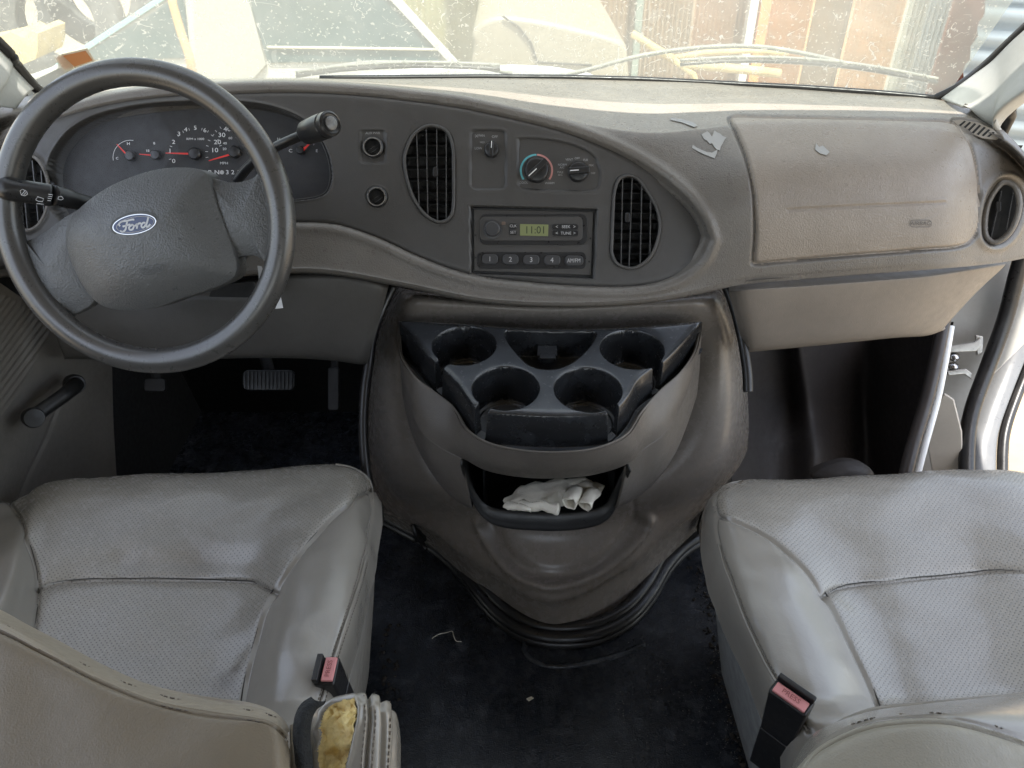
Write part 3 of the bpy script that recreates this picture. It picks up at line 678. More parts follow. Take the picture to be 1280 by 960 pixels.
# vent rims and slats
def vent(label, outline, pl, vfins, nh, depth, rimr, knob, parent_name='air_vent', rimm='bezel', hang=0, fm='black'):
    v = thing(parent_name, label, 'air vent', 'air vents set in the dashboard')
    o2 = outline
    if rimr: tube('rim', [pl.hit(x, y, .001) for x, y in o2], rimr, M[rimm], v, 8, closed=True, flat=pl.n)
    poly = np.array(outline); y0, y1 = poly[:, 1].min(), poly[:, 1].max()
    c = poly.mean(0)
    plate('backing', [(c[0]+(x-c[0])*.97, c[1]+(y-c[1])*.97) for x, y in outline[::2]], pl, -depth-.002, -depth, M['blackmatte'], v, 0)
    def span_h(y):
        xs = []; n = len(poly)
        for i in range(n):
            a, b_ = poly[i], poly[(i+1) % n]
            if (a[1] > y) != (b_[1] > y): xs.append(a[0] + (y-a[1])/(b_[1]-a[1])*(b_[0]-a[0]))
        return (min(xs), max(xs)) if len(xs) > 1 else None
    def span_v(x):
        ys = []; n = len(poly)
        for i in range(n):
            a, b_ = poly[i], poly[(i+1) % n]
            if (a[0] > x) != (b_[0] > x): ys.append(a[1] + (x-a[0])/(b_[0]-a[0])*(b_[1]-a[1]))
        return (min(ys), max(ys)) if len(ys) > 1 else None
    for i in range(nh):
        y = y0 + (y1-y0)*(i+.6)/(nh+.2); s = span_h(y)
        if not s: continue
        a = pl.hit(s[0]+1.5, y, -.014); b_ = pl.hit(s[1]-1.5, y, -.014); m_ = (a+b_)/2; hx = (b_-a)/2
        e = pl.n*.008 - pl.b*.0035; obox('slat', m_, hx, e, np.cross(hx, e)/np.linalg.norm(np.cross(hx, e))*.0006, M['slatblack'], v)
    for x in vfins:
        xt, xb = (x if isinstance(x, tuple) else (x, x)); s = span_v((xt+xb)/2)
        if not s: continue
        a = pl.hit(xt, s[0]+2, -.003); b_ = pl.hit(xb, s[1]-2, -.003); m_ = (a+b_)/2; hy = (b_-a)/2
        e = pl.n*.004; w_ = np.cross(hy, e); w_ = w_/np.linalg.norm(w_)*.0006
        obox('fin', m_, w_, hy, e, M['finmetal'], v)
    if knob:
        kx, ky = knob; plate('thumb_tab', rrect(kx, ky, 6, 12, 2), pl, -.006, .004, M['knob'], v, .0008)
    return v
M['finmetal'] = mat('fin_plastic', (.075, .075, .075), .3); M['slatblack'] = mat('slat_plastic', (.012, .012, .012), .6, spec=.2)
vent('tall D-shaped dash vent between the power sockets and the fan control panel', vl, B, [(521, 524), (533, 535), (546, 547), (558, 558)], 8, .030, .0028, (544.5, 215))
vent('leaf-shaped dash vent between the radio and the passenger airbag cover', vr, B, [(778, 776), (790, 786), (802, 800), (813, 812)], 9, .030, .0028, (784, 272))
vent('round dash vent at the left end behind the light stalk', lvo, B, [(16, 24), (28, 36), (42, 50), (53, 57)], 6, .030, .0030, None, rimm='pad')
p1_, p2_, p3_ = surf_plane(1221, 265).o, surf_plane(1252, 217).o, surf_plane(1248, 311).o
nr_ = np.cross(p2_-p1_, p3_-p1_); nr_ *= np.sign(nr_ @ (O-p1_)); rpl = Plane(p1_, nr_).up(.002)
vent('round passenger-side vent at the far right end of the dashboard', smooth([(1255, 228), (1244, 238), (1235, 255), (1231, 278), (1233, 296), (1243, 303), (1257, 296), (1268, 280), (1274, 256), (1269, 234)], 60).tolist(), rpl, [(1252, 1238), (1268, 1258)], 0, .009, .0045, (1248, 258), rimm='pad')

# instrument cluster
clp = B.up(-.0325)
ic = thing('instrument_cluster', 'black instrument cluster with red needles behind the steering wheel', 'instrument cluster')
K = 1.0
plate('face', [(240+(x-240)*.985, 205+(y-205)*.98) for x, y in cl[::2]], B, -.0335, -.0325, M['cluster'], ic, 0)
E = lambda X, Y: (130+X/4.267, 130+Y/4.267)
its = []
for s, X, Y in (('0', 372, 305), ('1', 352, 250), ('2', 371, 203), ('3', 400, 160), ('4', 436, 137), ('5', 487, 128), ('6', 538, 141), ('10', 590, 247), ('20', 605, 204), ('30', 628, 166), ('40', 657, 135)):
    x, y = E(X, Y); its.append((s, x, y, 5.2 if len(s) < 2 else 5.6, 0, 1.25))
for s, X, Y, z in (('50', 722, 128, 5.6), ('60', 775, 160, 5.6), ('RPM x 1000', 487, 187, 2.8), ('MPH', 640, 316, 3.2), ('20', 643, 240, 3), ('40', 645, 210, 3), ('60', 674, 182, 3), ('80', 712, 174, 3), ('R N   3 2 1', 640, 365, 5.4),
                   ('H', 932, 188, 3.6), ('C', 995, 250, 4.2), ('E', 1135, 250, 3.6), ('F', 1120, 215, 3), ('H', 130, 212, 3.6), ('C', 70, 290, 3), ('18', 232, 250, 3), ('8', 268, 210, 3)):
    x, y = E(X, Y); its.append((s, x, y, z, 0, 1.2))
stk = []
for cxx, cyy, r0, r1, a0, a1, n in ((490, 270, 133, 146, 190, 20, 13), (700, 258, 146, 160, 190, 40, 14)):
    for a in np.linspace(a0, a1, n):
        a = math.radians(a); stk.append([E(cxx+r0*math.cos(a), cyy-r0*math.sin(a)), E(cxx+r1*math.cos(a), cyy-r1*math.sin(a))])
for cxx, cyy, r, a0, a1 in ((140, 285, 92, 190, 80), (1060, 235, 85, 160, 20)):
    stk.append([E(cxx+r*math.cos(math.radians(a)), cyy-r*math.sin(math.radians(a))) for a in np.linspace(a0, a1, 12)])
lettering('dial_print', its, clp, M['white'], ic, .0004, stk, .0006)
pdp = [E(x, y) for x, y in ()] 
plate('gear_marker', circ(*E(630, 365), 2.6, 12), clp, .0003, .001, M['grey_print'], ic, 0)
def needle(c, tip, w=2.2):
    a = clp.hit(*E(*c), .006); b_ = clp.hit(*E(*tip), .006); t_ = (b_-a); t_ /= np.linalg.norm(t_); s_ = np.cross(t_, B.n)*w*.0006
    q = np.array([a-s_, a+s_, b_+s_*.35, b_-s_*.35]); prism('needle', q, q+B.n*.0012, M['red'], ic)
needle((490, 267), (330, 262), 2.6); needle((700, 262), (560, 303), 2.6); needle((120, 268), (70, 215), 2); needle((262, 274), (190, 268), 2); needle((1062, 245), (1104, 206), 3.4)
for X, Y, r in ((490, 268, 7.5), (700, 258, 7.5), (148, 280, 6), (284, 275, 6), (1052, 250, 5)):
    x, y = E(X, Y); lathe('needle_cap', clp.hit(x, y), B.n, [(r*.00125, 0), (r*.00125, .007), (r*.0010, .009), (.0002, .0095)], M['knob'], ic, 24)
# lens in front of the dials
lm, t, b = newmat('cluster_lens'); t.nodes.remove(b); tr = t.nodes.new('ShaderNodeBsdfTransparent'); gl = t.nodes.new('ShaderNodeBsdfGlossy'); gl.inputs['Roughness'].default_value = .06
df = t.nodes.new('ShaderNodeBsdfDiffuse'); df.inputs[0].default_value = (.3, .3, .3, 1); m0 = t.nodes.new('ShaderNodeMixShader'); m0.inputs[0].default_value = .008
mx = t.nodes.new('ShaderNodeMixShader'); mx.inputs[0].default_value = .008; t.links.new(tr.outputs[0], m0.inputs[1]); t.links.new(df.outputs[0], m0.inputs[2]); t.links.new(m0.outputs[0], mx.inputs[1]); t.links.new(gl.outputs[0], mx.inputs[2]); t.links.new(mx.outputs[0], t.nodes['Material Output'].inputs[0])
q = np.array([B.hit(240+(x-240)*.985, 205+(y-205)*.985, -.010) for x, y in cl[::2]]); n = len(q)
raw('lens', q, [tuple(range(n))], lm, ic, False)
tube('lens_border', [B.hit(x, y, -.008) for x, y in cl], .0012, M['bezel'], ic, 6, closed=True)

# power sockets
for lab, x, y, r in (('upper round power socket in a square plate left of the dash vent', 466, 184, 12.2), ('lower round power socket below the square-plated one', 471, 246, 12.2)):
    s_ = thing('power_socket', lab, 'power socket', 'round power sockets left of the center vent'); c = B.hit(x, y); w_ = r*.00118
    lathe('ring', c, B.n, [(w_*1.12, -.004), (w_*1.12, .002), (w_, .0035), (w_*.88, .002), (w_*.84, -.012)], M['black'], s_, 36, caps=False)
    lathe('chrome_ring', c, B.n, [(w_*.98, .0028), (w_*.99, .0040), (w_*.88, .0040), (w_*.87, .002)], mat('socket_ring', (.35, .35, .35), .3, metal=.7), s_, 36, caps=False)
    lathe('cover', B.hit(x, y, -.009), B.n, [(w_*.84, 0), (w_*.84, .002), (w_*.6, .003), (.0003, .003)], M['blackmatte'], s_, 28)
    tubes('cover_ridge', [[B.hit(x-6, y+4, -.0055), B.hit(x+5, y-3, -.0055)], [B.hit(x-2, y+7, -.0055), B.hit(x+7, y+1, -.0055)]], .0008, M['finmetal'], s_)
lettering('socket_print', [('AUX PWR', 466, 166.5, 3.0)], B.up(-.0026), M['dim_print'], bez, .0004)

# fan panel and climate panel
ap = B.up(-.0035)
fan = thing('fan_switch_panel', 'narrow upright fan switch panel with one small rotary knob', 'control panel')
plate('plate', rrect(610.3, 199.5, 41, 71, 6), ap, 0, .0005, M['bezel'], fan, .0002)
ap2 = ap.up(.0005)
lettering('print', [('OFF', 618.5, 171, 3.2), ('FAN', 602, 169.5, 3.0), ('LOW', 598, 185.5, 3.0), ('MED', 603, 178, 2.2)], ap2, M['dim_print'], fan, .0003, [[(594, 168), (597.5, 172)], [(597.5, 168), (594, 172)], [(593.5, 170), (598, 170)]], .0004)
def knob(parent, x, y, r, pl, bar, name='knob', ridge=True):
    c = pl.hit(x, y); R_ = r*np.linalg.norm(pl.hit(x+1, y)-pl.hit(x, y))
    k_ = lathe(name, c, pl.n, [(R_, 0), (R_*.97, .006), (R_*.86, .009), (R_*.8, .0095), (.0004, .0095)], M['knob'], parent, 40)
    if bar:
        a = math.radians(bar[0]); L_ = bar[1]*R_; t_ = pl.a*math.cos(a) + pl.b*math.sin(a); s_ = np.cross(pl.n, t_)
        obox('grip', c + pl.n*.014, t_*L_, s_*R_*bar[2], pl.n*.0065, M['knob'], k_, .0012)
        obox('pointer_line', c + pl.n*.0208 + t_*L_*.45, t_*L_*.42, s_*.0006, pl.n*.0004, M['white'], k_)
    return k_
knob(fan, 614.5, 188, 9.5, ap2, (86, 1.0, .28))
cp = thing('climate_control_panel', 'climate control panel with temperature and airflow knobs above the radio', 'control panel')
plate('plate', [(699+(x-699)*.97, 207+(y-207)*.96) for x, y in clim[::2]], ap, 0, .0005, M['bezel'], cp, .0002)
lettering('print', [('COOL', 654.5, 228.5, 2.9), ('WARM', 687, 229, 2.9), ('NORM', 703, 206, 2.8), ('A/C', 702.5, 209.5, 2.6), ('MAX', 700.5, 215.2, 2.6), ('A/C', 700.5, 218.6, 2.6), ('VENT', 711.5, 199.5, 2.8), ('OFF', 721.5, 198, 2.8), ('FLR', 732, 200, 2.8), ('MIX', 739, 206.7, 2.6), ('DEF', 741.5, 216.5, 2.4)], ap2, M['dim_print'], cp, .0003)
lettering('cool_arc', [], ap2, M['teal_print'], cp, .0003, [arc(670.6, 213, 19.6, 90, 215, 20)], .0028)
lettering('warm_arc', [], ap2, M['pink_print'], cp, .0003, [arc(670.6, 213, 19.6, 88, -35, 20)], .0028)
knob(cp, 670.6, 213, 15.8, ap2, (222, 1.0, .22)); knob(cp, 722.5, 215, 12.8, ap2, (184, 1.0, .3))

# radio
rp_ = B.up(-.0105)
M['btn'] = flatmat('button_grey', (.045, .045, .047), .35)
rd = thing('car_radio', 'black car radio with green clock display and five preset buttons', 'radio')
plate('faceplate', [(592, 262), (741.5, 265), (738.5, 344), (593, 338.5)], rp_, 0, .003, M['bezel'], rd, .0008)
tubes('border', [[rp_.hit(x, y, .004) for x, y in q] for q in ([(590.5, 259.5), (743.5, 263), (740, 346), (591, 340.5), (590.5, 259.5)],)], .0012, M['blackmatte'], rd)
f_ = rp_.up(.003)
plate('upper_bezel', rrect(667, 287, 134, 38, 8), f_, 0, .003, M['black'], rd, .001)
plate('inner_bezel', rrect(664, 286, 128, 30, 6), f_, .003, .0042, M['bezel'], rd, .0008)
plate('preset_recess', rrect(664.5, 325.5, 136, 21, 6), f_, 0, .0014, M['black'], rd, .0006)
g_ = f_.up(.0042)
c = g_.hit(615.4, 286.5); lathe('volume_knob', c, B.n, [(.0150, -.001), (.0150, .001), (.0118, .0015), (.0112, .011), (.010, .012), (.0004, .0115)], M['btn'], rd, 40)
plate('display', [(650, 280), (685.5, 280.8), (685, 295.2), (650, 294.5)], g_, 0, .0008, M['lcd'], rd, .0002)
lettering('clock_digits', [('11:01', 669, 287.9, 9.5, 0, .95)], g_.up(.0008), M['lcdseg'], rd, .0003)
for nm, y in (('CLK', 282.6), ('SET', 290.5)):
    b_ = plate('small_button', rrect(641.5, y, 9.5, 6.6, 2), g_, 0, .002, M['knob'], rd, .0005)
    lettering('lettering', [(nm, 641.5, y, 3.6)], g_.up(.002), M['grey_print'], b_, .0003)
for nm, y in (('SEEK', 283.6), ('TUNE', 291.6)):
    b_ = plate('rocker_button', rrect(706.5, y, 33, 7.0, 3), g_, 0, .002, M['knob'], rd, .0005)
    lettering('lettering', [(nm, 707.5, y, 3.8), ('<', 696, y, 4.4), ('>', 718, y, 4.4)], g_.up(.002), M['grey_print'], b_, .0003)
for nm, x, w_ in (('1', 612.3, 20), ('2', 638, 20), ('3', 664, 20), ('4', 690, 20), ('AM/FM', 717.3, 23)):
    y = 324 + (x-612)*.018
    b_ = plate('preset_button', rrect(x, y, w_, 12.4, 5), f_, .001, .0058, M['btn'], rd, .0014)
    lettering('lettering', [(nm, x, y, 6.4 if len(nm) < 2 else 5.2, 0, 1 if len(nm) < 2 else .8)], f_.up(.0058), M['grey_print'], b_, .0003)
for x, y in ((594.3, 294), (594.5, 322), (738, 298), (736.5, 327)): plate('release_hole', circ(x, y, 1.3, 10), f_, .0002, .0006, M['blackmatte'], rd, 0)
plate('indicator', rrect(629.5, 279, 5, 4, 1), g_, 0, .0008, mat('indicator', (.14, .1, .08), .4), rd, 0)

# torn paper scraps
def scrap(name, lab, pts, x, y):
    pl = surf_plane(x, y, .0012); o = plate(name, pts, pl, 0, .0004, M['paper'], None, 0); tag(o, lab, 'paper scrap', 'paper scraps stuck on the dashboard')
scrap('paper_scrap', 'ragged torn white sticker remnant on the dash left of the airbag cover', [(877, 168), (881, 166), (884, 164), (887, 167), (890, 171), (892, 166), (893, 163), (897, 166), (900, 167), (903, 170), (908, 172), (905, 176), (903, 180), (901, 183), (900, 188), (896, 187), (893, 184), (890, 179), (887, 180), (884, 176), (880, 174)], 890, 175)
scrap('paper_scrap', 'curved white sticker edge strip just under the ragged torn remnant', [(866, 181), (870, 184), (876, 187), (883, 190), (890, 191), (897, 187), (896, 192), (893, 198), (888, 196), (880, 193), (872, 189), (865, 185)], 882, 190)
scrap('paper_scrap', 'thin white sliver of torn sticker above the largest remnant', [(838, 147), (850, 149), (866, 153), (872, 157), (868, 159), (852, 153), (838, 150)], 855, 152)
scrap('paper_scrap', 'small torn white scrap on the airbag cover itself', [(1020, 179), (1024, 184), (1028, 182), (1037, 190), (1033, 194), (1025, 192), (1019, 187)], 1028, 187)
# ================================================================ steering wheel
tx, tz = -.06111, .4255
wn = np.array([math.sin(tx), -math.cos(tx)*math.cos(tz), math.cos(tx)*math.sin(tz)])
WP = Plane(PD(180, 276.5, 1.0), wn)
sw = thing('steering_wheel', 'large worn black steering wheel with an oval blue badge on its grey hub', 'steering wheel')
RC, RT = .1836, .0172
ring = [WP.pt(RC*math.cos(t), RC*math.sin(t)) for t in np.linspace(0, 2*math.pi, 120, endpoint=False)]
# flattened rim section
V, fs = [], []
for i, t in enumerate(np.linspace(0, 2*math.pi, 144, endpoint=False)):
    for k in range(20):
        a = 2*math.pi*k/20; r = RC + RT*math.cos(a)*1.0; h = RT*math.sin(a)*.95
        # finger ridges on the back
        if math.sin(a) < -.2: h += .0005*math.sin(t*60)
        V.append(WP.pt(r*math.cos(t), r*math.sin(t), h))
for i in range(144):
    j = (i+1) % 144
    for k in range(20): l = (k+1) % 20; fs.append((i*20+k, i*20+l, j*20+l, j*20+k))
rim = raw('rim', V, fs, mat('wheel_rim_vinyl', (.060, .059, .057), .30, grain=.10, gscale=900, mott=.12, rvar=.06, coat=.5, scuff=.3, scol=(.2, .19, .17)), sw)
bm = bmesh.new(); bm.from_mesh(rim.data); bmesh.ops.recalc_face_normals(bm, faces=bm.faces); bm.to_mesh(rim.data); bm.free()
# scuffed patch at the lower left of the rim
WPs = WP.up(-.006)
spl = [(2, 262), (30, 262), (62, 290), (88, 300), (104, 352), (104, 378), (78, 388), (66, 415), (40, 404), (12, 370), (2, 330)]
pillow('left_spoke', [(6, 268), (24, 300), (52, 292), (86, 268), (112, 262), (120, 320), (118, 372), (102, 388), (84, 396), (80, 406), (66, 408), (42, 386), (22, 350), (10, 305)], WPs, -.002, .008, M['hub'], sw, p=2.0, base=-.018, n=120)
pillow('right_spoke', [(240, 214), (262, 222), (290, 228), (316, 222), (328, 205), (336, 190), (352, 225), (356, 270), (352, 320), (342, 346), (333, 330), (318, 320), (296, 322), (262, 335), (238, 320), (232, 260)], WPs, -.002, .007, M['hub'], sw, p=2.0, base=-.016, n=120)
hub = pillow('hub_cover', [(84, 300), (88, 278), (104, 258), (134, 236), (170, 220), (205, 211), (238, 210), (257, 215), (263, 226), (272, 256), (284, 288), (294, 318), (297, 336), (290, 349), (262, 362), (228, 373), (196, 384), (165, 388), (138, 385), (118, 374), (104, 355), (92, 330)], WP, .003, .030, M['hub'], sw, p=2.6, base=-.03, n=150, rings=22)
# emblem
EP = Plane(WP.pt(0, 0, 0) , wn)
def dome_h(x, y):
    # height of the hub dome below picture point
    q = smooth([(84, 300), (88, 278), (104, 258), (134, 236), (170, 220), (205, 211), (238, 210), (257, 215), (263, 226), (272, 256), (284, 288), (294, 318), (297, 336), (290, 349), (262, 362), (228, 373), (196, 384), (165, 388), (138, 385), (118, 374), (104, 355), (92, 330)], 150)
    Bq = np.array([WP.hit(a, b) for a, b in q]); c = Bq.mean(0); P_ = WP.hit(x, y)
    u = WP.xy(P_ - 0) - WP.xy(c); ang = math.atan2(u[1], u[0]); V_ = WP.xy(Bq) - WP.xy(c); A = np.arctan2(V_[:, 1], V_[:, 0]); i = np.argmin(np.abs((A-ang+math.pi) % (2*math.pi) - math.pi))
    r = np.linalg.norm(u)/np.linalg.norm(V_[i]); return .003 + .027*(1-r**2.6)
hE = dome_h(169, 280)
em = WP.up(hE)
def ell(cx_, cy_, a, b, rot, n=48):
    r = math.radians(rot); return [(cx_ + a*math.cos(t)*math.cos(r) + b*math.sin(t)*math.sin(r), cy_ - a*math.cos(t)*math.sin(r) + b*math.sin(t)*math.cos(r)) for t in np.linspace(0, 2*math.pi, n, endpoint=False)]
ec = (169, 280.5)
e0 = plate('badge_recess', ell(*ec, 31.5, 16, 10), em, -.003, .0006, mat('badge_recess', (.06, .062, .06), .5), sw, .0006)
e1 = plate('badge_rim', ell(*ec, 28.0, 12.8, 10), em, 0, .0022, M['chrome'], sw, .0006)
e2 = plate('badge', ell(*ec, 26.2, 11.3, 10), em, .0005, .0027, M['blue'], sw, .0002)
# script lettering as flat strokes (picture units, unrotated about the centre)
rr_ = math.radians(10)
def bp(x, y): return (ec[0] + x*math.cos(rr_) + y*math.sin(rr_), ec[1] - x*math.sin(rr_) + y*math.cos(rr_))
def st_(pts, n=16): return [bp(*p) for p in cr(np.array(pts, float), n)]
script = [st_([(-19, -1), (-20, -4), (-16, -6.5), (-9, -6.2), (-3, -6.8), (0, -6)]), st_([(-9, -6), (-11, -1), (-13, 4), (-17, 6.5), (-20, 4.5)]), st_([(-16, 0), (-11, -.5), (-6, -1.2)]),
          st_([(-4, 0), (-8, 2), (-8, 5.3), (-4.5, 5.5), (-2, 2), (-3.5, -.2), (-5.5, .5)], 20), st_([(-2.5, 1), (0, 1.5), (2.5, -.5)]), st_([(2.5, -.8), (2, 2.5), (.8, 5.6)]), st_([(2, 2), (4, 0), (6.5, -.5), (7, .8)]),
          st_([(13, .2), (10, -.2), (7.6, 2), (7.6, 5), (10, 5.4), (13, 2.5)], 20), st_([(18, -6.8), (16, -2), (13.5, 3), (13.5, 5.4), (16, 5), (18.5, 3)], 20)]
lettering('badge_script', [], em.up(.0027), flatmat('script_silver', (.52, .53, .55), .4), e2, .0003, script, .0022)
lettering('badge_line', [], em.up(.0027), M['grey_print'], e2, .0003, [ell(*ec, 23.6, 9.3, 10, 48) + ell(*ec, 23.6, 9.3, 10, 48)[:1]], .0006)
hA = dome_h(190, 337)
lettering('airbag_mark', [('AIRBAG', 190, 337, 5.2, 12, 1.05)], WP.up(hA+.0012), mat('moulded_mark_dark', (.05, .05, .05), .5), hub, .0004, [ell(190, 337, 15.5, 5.4, 12) + ell(190, 337, 15.5, 5.4, 12)[:1]], .0008)
hH = dome_h(225, 262); hH2 = dome_h(115, 298)
lettering('horn_mark', [], WP.up(hH+.0012), mat('horn_mark', (.045, .045, .045), .5), hub, .0004, [[(219, 263), (224, 267), (231, 262)], [(219, 263), (223, 261)], [(226, 266), (231, 262), (232, 266)]], .0009)
lettering('horn_mark', [], WP.up(hH2+.0012), mat('horn_mark2', (.045, .045, .045), .5), hub, .0004, [[(110, 301), (113, 296), (116, 299), (120, 296)], [(111, 303), (119, 299)]], .0009)
# column shroud behind the hub
col_axis = wn
c0 = WP.pt(.004, .006)
colp = Plane(WP.pt(0, 0, -.05), wn)
sh = lathe('column_shroud', WP.pt(.0, -.01, -.035), -wn, [(.050, -.012), (.062, .0), (.070, .03), (.072, .12), (.066, .2)], M['black'], None, 40)
tag(sh, 'black steering column shroud behind the wheel hub', 'column shroud')
# light and wiper stalk on the left
stalk = thing('light_stalk', 'black light and wiper stalk with white symbols left of the wheel hub', 'stalk')
pA = PD(8, 236, .985); pM = PD(60, 243, 1.01); pB = PD(118, 258, 1.06)
tube('stem', cr([PD(66, 244, 1.012), PD(90, 250, 1.035), PD(125, 260, 1.07)], 12), [.0135]*2+[.0130]*4+[.012]*6, M['black'], stalk, 16)
tube('twist_grip', cr([PD(9, 236, .985), PD(12, 236.5, .986), PD(35, 240, .998), PD(65, 244.5, 1.012)], 20), [.0125]+[.0145]*18+[.0140], M['black'], stalk, 20)
tube('end_cap', [PD(7.5, 235.5, .984), PD(11, 236, .986)], [.0128, .0142], mat('stalk_cap', (.12, .12, .125), .3), stalk, 20)
spn = Plane(PD(30, 240, .9815), (0.05, -.80, .6))
S_ = lambda X, Y: (X/4.8, 100+Y/4.8)
lettering('symbols', [], spn, M['grey_print'], stalk, .0006, [[S_(*p) for p in q] for q in ([(120, 665), (135, 655), (160, 668), (165, 685), (150, 695), (128, 690), (120, 665)], [(128, 690), (150, 665)], [(140, 693), (158, 672)], [(215, 720), (225, 700), (262, 712), (255, 730), (232, 728), (215, 720)], [(220, 740), (262, 746)], [(290, 685), (318, 690)], [(288, 697), (314, 701)], [(286, 709), (310, 713)], [(285, 722), (306, 725)],
   [(350, 700), (372, 700), (380, 712), (368, 720), (348, 715), (350, 700)], [(98, 660), (98, 664)], [(94, 662), (102, 662)])], .0007)
# gear lever
gl_ = thing('gear_lever', 'black column gear lever with a fat cylindrical grip pointing up right', 'gear lever')
tube('rod', cr([PD(296, 226, 1.09), PD(310, 209, 1.07), PD(330, 192, 1.04), PD(350, 181, 1.02), PD(382, 167, .995)], 24), np.linspace(.0068, .0062, 24), M['black'], gl_, 14)
ga, gb = PD(379, 167.5, 1.0), PD(414, 154, .955); gx = (gb-ga)/np.linalg.norm(gb-ga); gL = np.linalg.norm(gb-ga)
lathe('grip', ga, gx, [(.0075, 0), (.0120, .004), (.0150, .010), (.0162, gL*.55), (.0162, gL*.8), (.0150, gL*.82), (.0158, gL*.84), (.0156, gL*.97), (.013, gL*1.0), (.012, gL*.985), (.0115, gL*.98)], M['knob'], gl_, 36)
lathe('button', ga + gx*gL*.98, gx, [(.0085, -.002), (.0085, .002), (.007, .003), (.0003, .003)], mat('lever_button', (.14, .14, .14), .3), gl_, 28)

# ================================================================ lower dash panels
dk = thing('driver_knee_panel', 'dark grey knee panel under the instrument panel on the driver side', 'knee panel')
R0 = [(60, 372, 1.13), (160, 366, 1.12), (260, 360, 1.11), (330, 350, 1.105), (370, 344, 1.10), (430, 345, 1.10), (470, 351, 1.105), (486, 358, 1.115)]
R0b = [(60, 368, 1.17), (160, 362, 1.16), (260, 356, 1.15), (330, 346, 1.14), (370, 340, 1.13), (430, 341, 1.13), (470, 347, 1.135), (487, 355, 1.145)]
R1 = [(60, 386, 1.12), (160, 380, 1.11), (260, 374, 1.10), (330, 366, 1.095), (370, 358, 1.09), (430, 357, 1.09), (470, 362, 1.09), (483, 368, 1.10)]
R2 = [(70, 420, 1.11), (160, 416, 1.10), (260, 412, 1.095), (330, 406, 1.09), (370, 402, 1.085), (430, 402, 1.085), (460, 405, 1.09), (472, 410, 1.10)]
R3 = [(80, 446, 1.12), (160, 446, 1.11), (260, 445, 1.10), (320, 444, 1.095), (370, 444, 1.09), (420, 447, 1.09), (448, 451, 1.09), (460, 452, 1.10)]
R4 = [(80, 449, 1.16), (160, 449, 1.15), (260, 448, 1.14), (320, 447, 1.13), (370, 447, 1.13), (420, 450, 1.13), (448, 454, 1.13), (458, 454, 1.14)]
cv = lambda R: [PY(*p) for p in R]
def kmod(x, y, P): return -.003*np.exp(-(seg_dist(x, y, [(150, 372), (262, 370), (323, 372), (330, 366)])/1.8)**2)
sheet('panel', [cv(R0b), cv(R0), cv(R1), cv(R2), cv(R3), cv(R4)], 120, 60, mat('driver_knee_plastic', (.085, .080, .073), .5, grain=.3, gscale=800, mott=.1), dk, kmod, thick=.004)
# black recess with label next to the column
plate('recess', [(268, 356), (318, 352), (324, 372), (262, 371)], facing(300, 362, 1.16, BN), 0, .004, M['blackmatte'], dk, .001)
plate('tag_label', [(322, 332), (327, 333), (334, 352), (326, 368)], facing(328, 350, 1.13, BN), 0, .001, M['grey_print'], dk, 0)
plate('paper_tag', [(351, 371), (354, 385), (344, 386)], facing(350, 380, 1.155, BN), 0, .0006, M['white'], dk, 0)

pk_ = thing('passenger_knee_panel', 'brown-grey lower dash panel below the passenger airbag cover', 'knee panel')
T0 = [(912, 352, 1.14), (935, 351, 1.12), (1000, 347, 1.12), (1080, 342, 1.125), (1160, 336, 1.14), (1220, 331, 1.17), (1258, 326, 1.22)]
T1 = [(911, 362, 1.125), (935, 360, 1.10), (1000, 356, 1.10), (1080, 350, 1.105), (1160, 343, 1.12), (1220, 336, 1.15), (1257, 330, 1.20)]
T1b = [(912, 370, 1.12), (935, 367, 1.095), (1000, 363, 1.095), (1080, 357, 1.10), (1160, 350, 1.115), (1215, 343, 1.15), (1250, 338, 1.195)]
T2 = [(920, 400, 1.125), (940, 400, 1.10), (1000, 396, 1.10), (1080, 388, 1.105), (1150, 380, 1.12), (1195, 372, 1.15), (1218, 368, 1.18)]
T3 = [(930, 436, 1.14), (945, 436, 1.115), (1000, 431, 1.115), (1070, 424, 1.12), (1120, 419, 1.13), (1160, 416, 1.15), (1180, 410, 1.17)]
T4 = [(931, 438, 1.18), (945, 438, 1.16), (1000, 433, 1.16), (1070, 426, 1.16), (1120, 421, 1.17), (1160, 418, 1.19), (1182, 411, 1.21)]
sheet('panel', [cv(T0), cv(T1), cv(T1b), cv(T2), cv(T3), cv(T4)], 140, 70, mat('passenger_knee_plastic', (.205, .178, .150), .5, grain=.3, gscale=700, mott=.08, dust=.2, dcol=(.28, .23, .19)), pk_, thick=.004)

